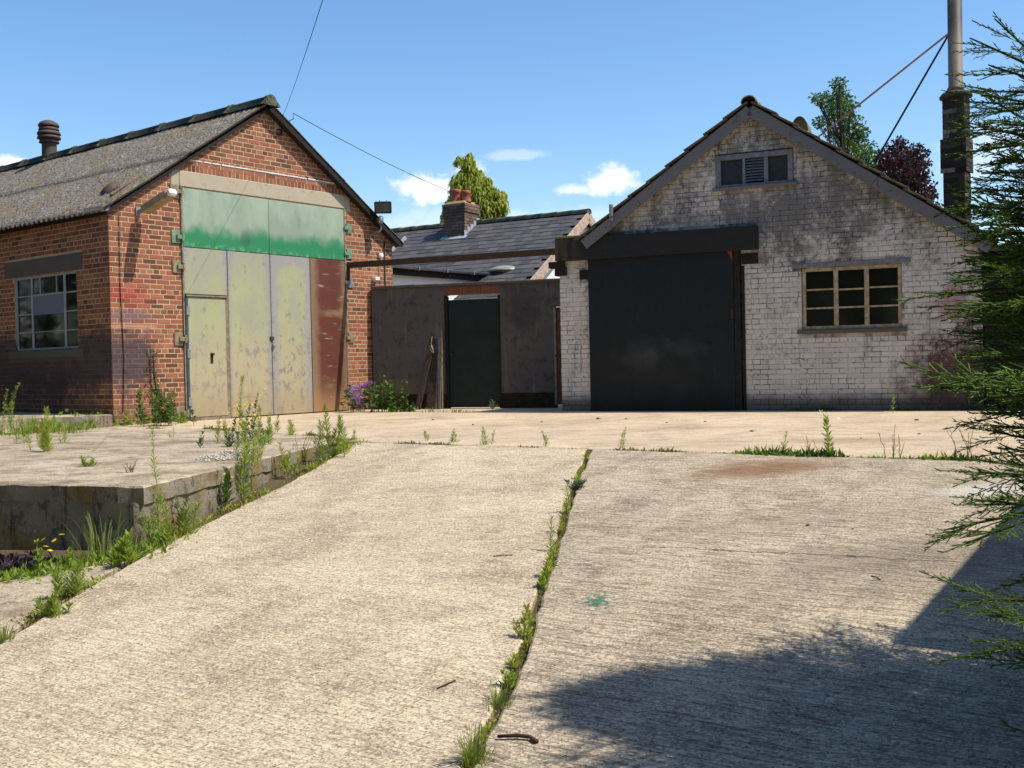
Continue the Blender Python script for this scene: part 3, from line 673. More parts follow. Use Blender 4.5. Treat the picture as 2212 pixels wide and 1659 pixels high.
slab('concrete_apron', [*flp[:0:-1], flp[0], flp[0] + np.array([-3.5, .9]), flp[0] + np.array([-3.5, -9])] + [p + np.array([-.075, 0]) for p in lj[:4:-1]] , CONC_PLAT, 'low concrete apron slab below the mossy platform wall', off=-.012)
# platform: a cap slab over a slightly set-back retaining wall
pfl = at_z(0, 1045)[:2]; dpf = nrm2(pfl - pc[0])
e_end = pe + np.array([-.03, .0])
plat = [pc[0] + dpf * 6.5, pc[0], pc[0] + (pc[1] - pc[0]) * .5 + np.array([.015, 0]), pc[1], e_end, yj[1] - np.array([.02, .02]), yj[2] - np.array([.02, .03]), yj[3] - np.array([.03, .03]), LW(-1.6, 6, 0)[:2], LW(-9, 6, 0)[:2]]
def plat_z(x, y): return 0.0
PL = empty('loading_platform', (pc[0][0], pc[0][1], -.42)); tag(PL, 'raised concrete platform with mossy broken edge beside the ramp', 'platform')
po = rough_outline(plat, .09, .005); n = len(po)
V = [(p[0] - pc[0][0], p[1] - pc[0][1], z_ + .42 + RNG.normal(0, .003)) for z_ in (-.125, -.012) for p in po]
cpo = np.mean(po, axis=0)
inn = [p + (cpo - p) / np.linalg.norm(cpo - p) * RNG.uniform(.012, .028) for p in po]
V += [(p[0] - pc[0][0], p[1] - pc[0][1], .42) for p in inn]
F = [(r * n + i, r * n + (i + 1) % n, (r + 1) * n + (i + 1) % n, (r + 1) * n + i) for r in (0, 1) for i in range(n)]
area = sum(po[i][0] * po[(i + 1) % n][1] - po[(i + 1) % n][0] * po[i][1] for i in range(n))
cap_top = mk('top_slab', V, F + [tuple(2 * n + i for i in range(n))], CONC_PLAT, PL)
cap_top.data.materials.append(MOSSY)
for i, pl_ in enumerate(cap_top.data.polygons):
    if i < n: pl_.material_index = 1
po2 = rough_outline(plat, .10, .005); n2 = len(po2)
V2 = []
for z_ in np.linspace(-1.0, -.115, 9):
    for p in po2:
        q = p + (cpo - p) / np.linalg.norm(cpo - p) * (.012 + RNG.normal(0, .003)); V2.append((q[0] - pc[0][0], q[1] - pc[0][1], z_ + .42))
F2 = [(r * n2 + i, r * n2 + (i + 1) % n2, (r + 1) * n2 + (i + 1) % n2, (r + 1) * n2 + i) for r in range(8) for i in range(n2)]
mk('retaining_wall', V2, F2, MOSSY, PL, True)
# plinth along the side of the workshop
pq = [at_z(243, 897, .17)[:2], at_z(120, 901, .17)[:2], at_z(0, 907, .17)[:2], at_z(-260, 915, .17)[:2], LW(-1.28, 7, 0)[:2], LW(-1.28, .02, 0)[:2]]
po = rough_outline(pq, .1, .008)
o = B().prism(po, -.02, [.17 + RNG.normal(0, .003) for _ in po]).go('concrete_plinth', CONC_PLAT)
tag(o, 'low concrete plinth along the shaded side wall of the brick workshop', 'plinth')

# ------------------------------------------------------------------ brick workshop
tag(LB, 'red brick workshop with corrugated roof and tall sprayed metal doors', 'workshop')
LX0, LX1, LAPX, LAPZ, LEZ, LLEN = -1.25, 4.66, 1.705, 5.13, 3.15, 11.0
sl_l = (LAPZ - LEZ) / (LAPX - LX0)
planes = [(-sl_l, 1, LAPZ - sl_l * LAPX), (sl_l, 1, LAPZ + sl_l * LAPX)]
holes = [(-.02, 3.45, -.1, 3.66), (-.17, 3.58, 3.645, 3.895), (1.90, 2.0, 4.82, 4.92)]
fb = lay_bricks(LX0, LX1, -.06, 5.2, holes + [(-.5, 4.2, 3.895, 4.0)], planes)
put_bricks(fb, RED_BRICK, LB, nmax=300, near=(-.7, 2.2))
sb_ = B()                                                  # soldier course and oversailing drip above the lintel
xs = -.40
while xs < 3.95:
    cl = clip_poly([(xs + .004, 3.90), (xs + .072, 3.90), (xs + .072, 3.998), (xs + .004, 3.998)], planes)
    if len(cl) > 2: V, F = brick_solid(cl, jit=random.uniform(-.002, .002)); sb_.raw(V, F)
    xs += .077
tag(sb_.go('soldier_course', RED_BRICK, LB), kind='stuff')
dr = B(); xs = .17
while xs < 3.2:
    w_ = random.uniform(.12, .3); dr.box(xs, min(xs + w_, 3.23), -.010 - random.random() * .006, .02, 4.072 + random.uniform(-.003, .003), 4.088 + random.uniform(-.002, .006)); xs += w_ + random.uniform(0, .03)
dr.go('white_drip_line', WHITEWALL, LB)
sdm = Matrix(((0, 1, 0, LX0), (1, 0, 0, 0), (0, 0, 1, 0), (0, 0, 0, 1)))    # side wall: brick x -> +y, front -> -x
sbk = lay_bricks(.0, LLEN, -.06, 3.13, [(.90, 2.78, 1.10, 2.34), (.72, 3.05, 2.34, 2.60), (.74, 2.95, 1.03, 1.16)], (), 4, 2)
near_s = [b for b in sbk if b[0][0][0] < 3.6]; put_bricks(near_s, RED_BRICK, LB, nmax=0, side=sdm, rest='side_brickwork')
put_bricks([b for b in sbk if b[0][0][0] >= 3.6], RED_BRICK, LB, nmax=0, side=sdm, rest='side_brickwork')
wl = B()                                                   # mortar core, with the openings left out
def wall_cells(b, x0, x1, z0, z1, holes, y0, y1, f=None):
    xs_ = sorted({x0, x1, *[h[0] for h in holes if x0 < h[0] < x1], *[h[1] for h in holes if x0 < h[1] < x1]})
    zs_ = sorted({z0, z1, *[h[2] for h in holes if z0 < h[2] < z1], *[h[3] for h in holes if z0 < h[3] < z1]})
    for i in range(len(xs_) - 1):
        for j in range(len(zs_) - 1):
            cx, cz = (xs_[i] + xs_[i + 1]) / 2, (zs_[j] + zs_[j + 1]) / 2
            if any(h[0] < cx < h[1] and h[2] < cz < h[3] for h in holes): continue
            t = B().box(xs_[i], xs_[i + 1], y0, y1, zs_[j], zs_[j + 1]); b.raw([f @ Vector(v) for v in t.V] if f else t.V, t.F)
MR = .0035
wall_cells(wl, LX0 + .008, LX1 - .004, -.1, LEZ, [(-.02, 3.45, -.2, 3.3)], MR, .22)
gp = [(LX0 + .01, LEZ), (-.02, LEZ), (-.02, 3.66), (3.45, 3.66), (3.45, LEZ), (LX1 - .01, LEZ), (LAPX, LAPZ - .01)]
wl.raw([(p[0], MR, p[1]) for p in gp] + [(p[0], .22, p[1]) for p in gp], [tuple(range(7))] + [tuple(range(7, 14))[::-1]] + [(i, i + 7, (i + 1) % 7 + 7, (i + 1) % 7) for i in range(7)])
wall_cells(wl, .23, LLEN, -.1, 3.13, [(.90, 2.78, 1.16, 2.34)], MR, .22, sdm)
wl.raw([sdm @ Vector(v) for v in [(.012, MR, -.1), (.24, MR, -.1), (.24, MR, 3.13), (.012, MR, 3.13)]], [(0, 3, 2, 1)])
wl.box(LX1 - .22, LX1 - .002, .22, LLEN, -.1, 3.1); wl.box(LX0 + .2, LX1 - .2, LLEN - .2, LLEN - .01, -.1, 3.1)
wl.box(LX0 + .2, LX1 - .2, .3, LLEN - .2, -.09, -.05)
wl.go('wall', MORTAR, LB)
li = B().box(-.02, 3.46, -.012, .2, 3.65, 3.895, .008).go('lintel', LINTEL, LB)
B().box(-.17, -.024, -.008, .2, 3.655, 3.88, .006).go('lintel_end_block', LINTEL, LB); B().box(3.464, 3.58, -.008, .2, 3.655, 3.88, .006).go('lintel_end_block', LINTEL, LB)
# roof: corrugated sheets, each its own part
def corr_sheet(y0, y1, u0, u1, side, name):               # u runs down the slope in plan
    ny = int((y1 - y0) / .0122); V, F = [], []; nu = 8
    for k in range(nu + 1):
        u = u0 + (u1 - u0) * k / nu
        for i in range(ny + 1):
            y = y0 + (y1 - y0) * i / ny
            h = .024 * math.sin(2 * math.pi * y / .146)
            z = LAPZ + .09 - sl_l * u + h + (.010 if u0 < .1 else 0) + .004 * math.sin(y * 3 + u * 5)
            V.append((LAPX + side * u, y, z))
    for k in range(nu):
        for i in range(ny): a = k * (ny + 1) + i; F.append((a, a + 1, a + ny + 2, a + ny + 1) if side < 0 else (a, a + ny + 1, a + ny + 2, a + 1))
    nb = len(V)                                            # thickness
    V += [(v[0], v[1], v[2] - .012) for v in V[:nb]]
    edge = [i for i in range(ny + 1)]; low = [nu * (ny + 1) + i for i in range(ny + 1)]
    for e in (edge, low):
        for i in range(ny): F.append((e[i], e[i + 1], e[i + 1] + nb, e[i] + nb))
    for c0 in (0, ny):
        for k in range(nu): a, b = k * (ny + 1) + c0, (k + 1) * (ny + 1) + c0; F.append((a, b, b + nb, a + nb))
    F += [tuple(i + nb for i in f[::-1]) for f in F[:nu * ny]]
    return mk(name, V, F, ASB, LB, True)
uL = LAPX - LX0 + .16
for sd_ in (-1, 1):
    yy = -.10 if sd_ < 0 else -.16
    while yy < LLEN:
        for u0, u1 in ((.03, 1.64), (1.60, uL if sd_ < 0 else uL + .06)):
            s_ = corr_sheet(yy, yy + 1.10, u0, u1, sd_, 'roof_sheet'); s_.location.z += (0.0 if u0 < .1 else -.0) + (.006 if int(yy / 1.022) % 2 else 0)
        yy += 1.022
yy = -.17
while yy < LLEN:                                           # ridge caps, each lapping the next
    V, F = [], []; nseg = 12
    for j, (dy, rr) in enumerate([(0, .105), (.09, .105), (.092, .092), (1.06, .088)]):
        for k in range(nseg + 1):
            t = math.pi * (k / nseg); x_ = math.cos(t) * rr; z_ = math.sin(t) * rr
            if k in (0, nseg): x_ *= 1.8; z_ = -.075
            V.append((LAPX + x_, yy + dy, LAPZ + .12 + z_))
    for j in range(3):
        for k in range(nseg): a = j * (nseg + 1) + k; F.append((a, a + nseg + 1, a + nseg + 2, a + 1))
    F.append(tuple(range(nseg + 1)))
    mk('ridge_cap', V, F, RIDGE, LB, True); yy += 1.0
# verge boards under the sheets
for sd_ in (-1, 1):
    x_e = LX0 - .05 if sd_ < 0 else LX1 + .10; z_e = LAPZ + .005 - sl_l * abs(x_e - LAPX)
    B().obox((LAPX, -.045 if sd_ < 0 else -.085, LAPZ - .0), (x_e, -.045 if sd_ < 0 else -.085, z_e), .05 if sd_ < 0 else .12, .04 if sd_ < 0 else .085).go('verge_board', BLACKTRIM, LB)
V, F = [], []                                              # stub of gutter at the eaves corner
for y in np.linspace(-.14, .34, 5):
    for k in range(9):
        t = math.pi + math.pi * k / 8; V.append((LX0 - .115 + .07 * math.cos(t), y, LEZ + .04 + .07 * math.sin(t)))
for j in range(4):
    for k in range(8): a = j * 9 + k; F.append((a, a + 1, a + 10, a + 9))
mk('gutter_stub', V, F, LEADGREY, LB, True)
B().box(LX0 - .06, LX0 - .015, .0, LLEN, 3.08, 3.16).go('eaves_board', BLACKTRIM, LB)
# roof ventilator cowl
q = 6.9
cw = empty('roof_ventilator', (LAPX, q, LAPZ + .16), 0, LB)
B().lathe([(.16, -.12), (.15, .0), (.145, .30), (.15, .32)], n=20).go('pipe', COWL, cw, True)
for i in range(4):
    r0 = [.20, .235, .235, .205][i]; z0 = .27 + i * .085
    B().lathe([(r0 - .05, z0 - .01), (r0, z0), (r0 - .012, z0 + .045), (r0 - .05, z0 + .075)], n=22).go('louvre_ring', COWL, cw, True)
B().lathe([(.20, .60), (.21, .63), (.17, .69), (.09, .73), (.02, .74)], n=22).go('dome_cap', COWL, cw, True)
B().lathe([(.14, .28), (.14, .6)], n=16).go('core', BLACKTRIM, cw)
sc_ = B()                                                  # bent sheet scoop low on the roof
for a in range(7):
    pass
ux = uL - .62; sx_, sy_, sz_ = LAPX - ux, .55, LAPZ + .11 - sl_l * ux
V = []
for k, (dy, r) in enumerate([(0, .02), (.04, .10), (.14, .12), (.26, .08), (.36, .02)]):
    for i in range(9):
        t = math.pi * i / 8; V.append((sx_ + .16 * math.cos(t) * (r / .17), sy_ + dy, sz_ + r * .95 * math.sin(t) - .11 * math.cos(t) * (r / .17) * -1))
mk('roof_scoop', V, [(j * 9 + i, j * 9 + i + 1, j * 9 + i + 10, j * 9 + i + 9) for j in range(4) for i in range(8)], COWL, LB, True)
B().obox((sx_ - .22, .30, sz_ - .13), (sx_ + .34, .34, sz_ + .25), .05, .02).go('roof_lath', PLANK2, LB)
# door: frame, transom panels, four leaves, wicket, straps
DR = empty('door', (0, 0, 0), 0, LB)
B().box(-.015, .012, -.02, .06, 0, 3.65).box(3.415, 3.448, -.02, .06, 0, 3.65).box(.012, 3.415, .0, .05, 3.60, 3.648).go('frame', D_TRIM, DR)
B().box(.014, 1.700, -.018, .01, 2.715, 3.625, .004).go('transom_panel', D_GREEN, DR); B().box(1.706, 3.41, -.018, .01, 2.715, 3.625, .004).go('transom_panel', D_GREEN, DR)
PX = [.014, .835, 1.705, 2.585, 3.412]
B().box(PX[0], PX[1] - .006, -.016, .012, 1.985, 2.705, .004).go('panel', D_PAN[0], DR)
B().box(.060, .770, -.030, .0, .055, 1.935, .004).go('wicket_door', D_PAN[0], DR)
B().box(.014, .056, -.034, .012, .03, 1.96).go('wicket_jamb', D_TEAL, DR); B().box(.776, PX[1] - .006, -.024, .012, .0, 1.98).go('wicket_post', D_TRIM, DR)
B().box(.02, .80, -.05, -.004, 1.945, 1.972).go('drip_rail', D_TRIM, DR); B().box(.014, .80, -.03, .012, .0, .048).go('threshold_rail', D_TRIM, DR)
for k in (1, 2, 3):
    B().box(PX[k], PX[k + 1] - .006, -.016 - .003 * (k % 2), .012, .018, 2.705, .004).go('panel', D_PAN[k], DR)
B().box(.02, 3.41, .016, .05, .03, 3.62).go('backing', BLACKTRIM, DR)
for k in (1, 2, 3):
    B().box(PX[k] - .009, PX[k] + .003, -.022, -.004, .02, 2.705).go('edge_strip', STEEL_DK, DR)
rv = B()
for k in range(4):
    for z_ in np.arange(.12, 2.68, .085):
        for x_ in (PX[k] + .03, PX[k + 1] - .035):
            if k == 0 and z_ < 2.0: continue
            rv.box(x_ - .0035, x_ + .0035, -.024, -.015, z_ - .0035, z_ + .0035)
for x_ in np.arange(.05, 3.4, .09): rv.box(x_ - .0035, x_ + .0035, -.023, -.015, 2.727, 2.734)
tag(rv.go('rivet', D_TRIM, DR), kind='stuff')
B().box(.455, .50, -.040, -.028, .90, 1.06).box(.47, .52, -.058, -.036, 1.03, 1.055).go('latch_slot', BLACKTRIM, DR)
B().box(1.66, 1.74, -.045, -.014, 1.27, 1.33, .004).go('hasp', STEEL_DK, DR)
pk = B().box(1.70, 1.755, -.062, -.03, 1.145, 1.20, .008); pk.tube([(1.712, -.046, 1.195), (1.712, -.046, 1.235), (1.727, -.046, 1.252), (1.743, -.046, 1.235), (1.743, -.046, 1.195)], .006, 6); pk.go('padlock', GALV, DR)
for z_, mt in ((3.56, HINGE), (2.86, HINGEG), (2.40, HINGE), (1.28, HINGE), (.13, HINGE)):
    hg = B().box(-.19, -.035, -.020, .0, z_ - .10, z_ + .10, .003).box(-.11, .02, -.055, -.014, z_ - .035, z_ + .03, .004); hg.tube([(-.012, -.05, z_ - .06), (-.012, -.05, z_ + .06)], .02, 8); hg.go('strap_hinge', mt, DR)
for z_, mt in ((3.30, HINGEG), (2.84, HINGEG), (2.32, GALV), (1.32, HINGE)):
    hg = B().box(3.47, 3.60, -.020, .0, z_ - .09, z_ + .09, .003).box(3.40, 3.52, -.05, -.014, z_ - .03, z_ + .03, .004); hg.go('strap_hinge', mt, DR)
for z_ in (1.72, 1.05, .30): B().box(.022, .085, -.045, -.03, z_ - .07, z_ + .07, .003).go('butt_hinge', GALV, DR)
# side window
WN = empty('window', (LX0, 0, 0), 0, LB)
FRAMEC = simple('pale_window_frame', (.42, .44, .46), .6, .2, 10)
y0, y1, z0, z1 = .905, 2.775, 1.165, 2.335
def wbox(b, a0, a1, c0, c1, d0=.03, d1=.07): b.box(d0, d1, a0, a1, c0, c1)
b = B(); wbox(b, y0, y0 + .03, z0, z1); wbox(b, y1 - .03, y1, z0, z1); wbox(b, y0 + .03, y1 - .03, z0, z0 + .03); wbox(b, y0 + .03, y1 - .03, z1 - .03, z1)
m1, m2 = 1.30, 2.28
wbox(b, m1 - .022, m1 + .022, z0 + .03, z1 - .03); wbox(b, m2 - .022, m2 + .022, z0 + .03, z1 - .03); b.go('frame', FRAMEC, WN)
g = B()
for (a0, a1) in ((y0 + .03, m1 - .022), (m2 + .022, y1 - .03)):
    for z_ in (1.45, 1.74, 2.03): wbox(g, a0, a1, z_ - .009, z_ + .009, .035, .062)
wbox(g, m1 + .022, m2 - .022, 2.02, 2.045, .035, .062); wbox(g, 1.53, 1.55, 2.045, z1 - .03, .036, .061); wbox(g, 2.02, 2.04, 2.045, z1 - .03, .036, .061); wbox(g, m1 + .022, m2 - .022, 1.445, 1.455, .036, .061)
g.go('glazing_bar', FRAMEC, WN)
for a0, a1, c0, c1 in ((y0 + .03, m1 - .022, z0 + .03, z1 - .03), (m1 + .022, m2 - .022, z0 + .03, 2.02), (m1 + .022, m2 - .022, 2.045, z1 - .03), (m2 + .022, y1 - .03, z0 + .03, z1 - .03)):
    p_ = B(); wbox(p_, a0, a1, c0, c1, .046, .052); p_.go('pane', GLASS, WN)
p_ = B(); wbox(p_, m1 + .022, m2 - .022, 1.72, 2.02, .040, .0455); p_.go('pale_pane', PALEPANE, WN)  # opaque pale bluish sheet over the middle pane
B().box(LX0 - .03, LX0 + .2, .74, 2.95, 1.035, 1.16, .01).go('window_sill', LINTEL_SHADE, LB)
B().box(LX0 - .012, LX0 + .2, .72, 3.05, 2.345, 2.60, .006).go('window_lintel', LINTEL_SHADE, LB)

# ------------------------------------------------------------------ things fixed to the workshop
def thing(name, label, cat, loc, rz=0, group=None): return tag(empty(name, loc, rz), label, cat, group)
t = thing('wall_lamp', 'angled wooden-coloured box lamp on the brick corner beside the doors', 'lamp', LW(-.76, -.01, 3.17), A_L)
B().box(-.04, .04, -.02, .01, -.06, .08, .004).go('wall_plate', GALV, t)
B().obox((0, -.01, .0), (.03, -.16, .03), .05, .05).go('bracket', GALV, t)
hd = Vector((.12, -.74, .24)); st_ = Vector((.03, -.14, .02))
B().obox(st_, st_ + (hd - st_) * .86, .17, .12, bv=.012).go('housing', simple('tan_lamp_housing', (.42, .31, .17), .6, .3, 9), t)
B().obox(st_ + (hd - st_) * .862, hd, .15, .10, bv=.02).go('lens', WHITEPL, t)
t = thing('floodlight', 'black square floodlight on a bent pipe arm at the workshop eaves', 'floodlight', LW(4.10, -.01, 3.28), A_L)
B().tube([(0, .0, 0), (0, -.22, .0), (.0, -.26, .04), (0, -.26, .16)], .022, 8).go('pipe_arm', GALV, t, True)
B().lathe([(.03, .10), (.05, .13), (.05, .20), (.025, .24)], (0, -.26, .04), 12).go('knuckle', GALV, t, True)
fx = Matrix.Translation((.02, -.30, .43)) @ Matrix.Rotation(rad(-52), 4, 'Z') @ Matrix.Rotation(rad(10), 4, 'X')
hb = B().box(-.155, .155, -.05, .07, -.11, .11, .015); mk('head', [fx @ Vector(v) for v in hb.V], hb.F, BLACKTRIM, t)
hb = B().box(-.13, .13, -.056, -.049, -.085, .085); mk('glass', [fx @ Vector(v) for v in hb.V], hb.F, simple('lamp_glass', (.14, .125, .115), .15, .3, 10, .5), t)
hb = B().box(-.065, -.045, -.01, .01, .11, .135).box(.06, .08, -.01, .01, .11, .135); mk('clip', [fx @ Vector(v) for v in hb.V], hb.F, WHITEPL, t)
t = thing('bell_box', 'small round white sounder on the workshop pier above the bar', 'bell box', LW(4.31, -.01, 2.86), A_L)
hb = B().lathe([(.045, 0), (.05, .03), (.045, .06), (.02, .065)], n=14); mk('case', [(v[0], -v[2], v[1]) for v in hb.V], hb.F, WHITEPL, t, True)
t = thing('sensor_box', 'small white sensor block on the workshop pier below the bar', 'sensor', LW(4.16, -.01, 2.42), A_L)
B().box(-.06, .06, -.09, .012, -.035, .035, .01).box(-.02, .02, -.015, .012, -.06, -.035).go('case', WHITEPL, t)
def cable(name, pts, r, mat, label, sag=0):
    o = B().tube(pts, r, 6).go(name, mat, None, True); return tag(o, label, 'cable')
def LP(x, z, y=-.014): return LW(x, y, z)
cable('wall_cable', [LP(4.30, 2.82), LP(4.29, 2.5), LP(4.33, 2.25), LP(4.46, 2.2), LP(4.47, 1.9), LP(4.39, 1.5), LP(4.42, 1.35)], .007, CABLEW, 'thin pale cable running down the workshop pier from the round sounder')
cable('wall_conduit', [LP(4.44, 3.15), LP(4.44, 1.0), LP(4.40, .6)], .012, CABLEB, 'black conduit running down the end of the workshop front wall')
cable('corner_cable', [LP(-1.08, 3.10), LP(-1.09, 2.0), LP(-1.06, 1.0), LP(-1.10, .2)], .006, CABLEB, 'thin black cable hanging down the workshop brick corner')
# overhead lines
top = LW(1.98, -.06, 4.98)
def catenary(a, b, n=14, sag=.15): return [a + (b - a) * t + np.array([0, 0, -4 * sag * t * (1 - t)]) for t in np.linspace(0, 1, n)]
e1 = at_d(716, -60, 7.0)
cable('overhead_wire', catenary(top, e1, 14, .05), .0032, CABLEB, 'overhead wire rising from the workshop gable into the sky')
t = thing('insulator_bracket', 'small black wire bracket with insulators below the workshop ridge', 'bracket', LW(2.1, -.01, 4.9), A_L)
B().tube([(-.12, 0, .02), (-.12, -.06, .05)], .008, 6).tube([(.0, 0, .0), (.02, -.12, .10), (.06, -.16, .12), (.06, -.16, .26)], .008, 6).tube([(.0, 0, -.08), (.12, -.02, -.06)], .008, 6).go('rod', CABLEB, t)
B().lathe([(.02, 0), (.025, .02), (.015, .05)], (-.12, -.06, .03), 8).lathe([(.02, 0), (.025, .02), (.015, .05)], (-.02, -.03, .06), 8).go('insulator', WHITEPL, t)
ring = B().tube([(-.13 + .05 * math.cos(a), -.015, -.11 + .05 * math.sin(a)) for a in np.linspace(0, 2 * math.pi, 13)], .012, 6); ring.go('ring', CABLEB, t)

# ------------------------------------------------------------------ rendered yard wall with its doors
tag(MW, 'grey rendered yard wall with dark doors linking workshop and garage', 'wall')
b = B(); wall_cells(b, -.25, 3.82, .27, 2.215, [(1.175, 2.245, -.1, 2.06), (3.215, 3.75, -.1, 1.78)], 0, .22)
b.go('render_coat', RENDER, MW)
b = B(); wall_cells(b, -.25, 3.82, -.1, .27, [(1.16, 2.245, -.2, 2.06), (3.215, 3.75, -.2, 1.78)], .03, .22); b.go('wall_base', DIRTYBRICK, MW)
for i in range(9):
    x_ = -.25 + i * .45; B().box(x_ + .003, x_ + .447, -.04, .26, 2.215 + random.uniform(0, .004), 2.268 + random.uniform(-.004, .008), .008).go('coping_stone', LINTEL_SHADE, MW)
x_ = 1.19
while x_ < 2.20:                                           # brick arch over the doorway
    zz = 2.05 + .055 * math.sin(math.pi * (x_ - 1.1) / 1.3)
    B().box(x_, x_ + .062, -.006, .1, zz - .015, zz + .10, .004).go('arch_brick', ARCHBRICK, MW); x_ += .070
D2 = empty('door', (0, 0, 0), 0, MW)
B().box(1.18, 1.235, .02, .10, 0, 2.03).box(2.19, 2.243, .02, .10, 0, 2.03).go('frame', BLACKTRIM, D2)
B().box(1.238, 2.187, .05, .09, .02, 1.965, .004).go('leaf', TEALDOOR, D2)
B().box(1.30, 2.12, .044, .049, 1.35, 1.36).go('rail', TEALDOOR, D2)
B().lathe([(.02, 0), (.028, .03), (.015, .05)], (0, 0, 0), 10).go('handle', STEEL_DK, D2).matrix_local = Matrix.Translation((1.31, .05, .98)) @ Matrix.Rotation(rad(90), 4, 'X')
D3 = empty('door', (0, 0, 0), 0, MW)
B().box(3.22, 3.262, .0, .08, .05, 1.765).go('jamb', GREYWOOD, D3); B().box(3.264, 3.75, .03, .07, .06, 1.765).go('leaf', BROWNDOOR, D3)
B().box(3.23, 3.36, -.012, .028, .90, .935).go('bolt', STEEL_DK, D3)
# timber leaning by the dark door
def lean(name, label, x0, x1, h, ex, mat, wd, th, foot=.28):
    p, q = MWf(x0, -foot, .0), MWf(x1, -.03, h); o = B().obox(p, q, wd, th, up=tuple(MWf(0, -1, 0) - MWf(0, 0, 0)), bv=.003).go(name, mat); return tag(o, label, 'timber', 'timbers leaning by the dark door')
lean('leaning_plank', 'dark notched plank leaning at a slant on the rendered wall', .74, .96, 1.26, 0, PLANK, .10, .03, .30)
lean('leaning_board', 'wide dark board propped upright beside the slanted plank', .955, .98, 1.0, 0, PLANK, .17, .03, .20)
lean('leaning_lath', 'thin pale lath on the edge of the propped dark board', 1.055, 1.06, 1.0, 0, PLANK2, .018, .035, .19)
lean('leaning_pole', 'long pale lath leaning against the dark door jamb', 1.18, 1.135, 1.50, 0, PLANK2, .025, .03, .20)
lean('leaning_grey_batten', 'grey batten standing between the propped board and the door', 1.10, 1.10, 1.30, 0, GREYWOOD, .05, .03, .16)
t = thing('rag', 'pale crumpled string hung on the propped dark board', 'rag', MWf(.97, -.1, 1.02), A_M)
B().tube([(0, 0, 0), (-.03, -.02, .06), (.01, -.01, .10), (-.02, 0, .16), (.0, .01, .30)], .007, 6).tube([(.02, 0, .0), (.02, -.02, .07), (-.02, -.01, .12)], .010, 6).go('string', CABLEW, t)

# ------------------------------------------------------------------ painted brick garage
tag(WB, 'white painted brick garage with black door and weathered gable boards', 'garage')
WX1, WAX, WAZ, WEZ, WLEN = 6.29, 3.14, 4.50, 2.33, 9.0
sl_w = (WAZ - WEZ) / WAX
pw = [(-sl_w, 1, WAZ - sl_w * WAX), (sl_w, 1, WAZ + sl_w * WAX)]
wh = [(.515, 2.945, -.2, 2.50), (-.05, 3.2, 2.43, 2.79), (3.83, 5.235, 1.19, 2.115), (3.70, 5.36, 2.115, 2.19), (3.76, 5.30, 1.13, 1.19), (2.58, 3.74, 3.40, 3.90), (.34, .515, 2.12, 2.28), (2.945, 3.2, 2.22, 2.39)]
JG = .0105
wbk = lay_bricks(0, WX1, -.06, 4.5, wh, pw, 4, 1, .0765, .229, .016)
put_bricks(wbk, WHITE_BRICK, WB, nmax=300, near=(4.4, 1.2), jd=.0035)
wl = B(); hb = [h for h in wh if h[3] - h[2] > .4 and h[0] != -.05] + [(.515, 2.945, -.2, 2.5)]
wall_cells(wl, .004, WX1 - .004, -.1, WEZ, hb, .005, .22)
wall_cells(wl, .6, 5.7, WEZ, 2.7, hb, .005, .22)
def gable(b, z0, zt, hs):
    zs_ = np.linspace(z0, zt, 30)
    for i in range(29):
        za, zb = zs_[i], zs_[i + 1]; hw = (WAZ - zb) / sl_w - .02; segs = [(WAX - hw, WAX + hw)]
        for h in hs:
            if h[2] < zb and h[3] > za:
                segs = [s for p, q in segs for s in ((p, min(q, h[0])), (max(p, h[1]), q)) if s[1] - s[0] > .01]
        for p, q in segs: b.box(p, q, .005, .22, za, zb)
gable(wl, 2.7, WAZ - .04, [(2.58, 3.74, 3.40, 3.90)])
wl.box(.004, .22, .23, WLEN, -.1, WEZ); wl.box(WX1 - .22, WX1 - .004, .23, WLEN, -.1, WEZ); wl.box(.22, WX1 - .22, WLEN - .2, WLEN, -.1, WEZ); wl.box(.22, WX1 - .22, .25, WLEN - .2, -.09, -.05)
wl.box(.3, 6.0, .24, .30, -.05, 2.75); wl.box(2.4, 3.9, .24, .3, 3.2, 4.0)
wl.go('wall', WHITE_MORTAR, WB)
B().box(.0, .515, .0, .2, 2.345, 2.434, .004).go('pad_stone', WHITE_BRICK, WB)
# left flank seen edge-on
lbk = lay_bricks(0, 2.0, -.06, 2.33, (), (), 4, 3, .0765, .229)
put_bricks(lbk, WHITE_BRICK, WB, nmax=0, side=Matrix(((0, 1, 0, -.004), (1, 0, 0, 0), (0, 0, 1, 0), (0, 0, 0, 1))), rest='flank_brickwork')
B().box(-.035, 3.21, -.12, .06, 2.435, 2.79, .008).go('lintel', LINTELBLK, WB)
B().box(-.035, .56, -.135, .05, 2.793, 2.825, .006).go('lintel_lead', simple('mossy_lead', (.22, .19, .10), .8, .4, 8), WB)
B().prism([(-.17, -.06), (.10, -.06), (.10, .12), (-.17, .12)], 2.33, 2.43).box(-.07, .13, -.05, .12, 2.20, 2.33).go('corbel_timber', BLACKTRIM, WB)
B().box(.345, .515, -.01, .1, 2.125, 2.275, .005).go('door_stop_block', BLACKTRIM, WB); B().box(2.95, 3.20, -.012, .1, 2.225, 2.385, .005).go('door_stop_block', BLACKTRIM, WB)
DG = empty('door', (0, 0, 0), 0, WB)
B().box(.505, 2.83, -.055, -.015, 1.27, 2.50, .005).go('upper_sheet', GDOOR, DG); B().box(.505, 2.83, -.055, -.015, -.02, 1.264, .005).go('lower_sheet', GDOOR, DG)
B().box(2.835, 2.93, -.045, .0, -.02, 2.48).go('slide_post', BLACKTRIM, DG); B().box(2.95, 2.99, -.02, .06, .0, 2.2).go('jamb_gap', BLACKTRIM, DG)
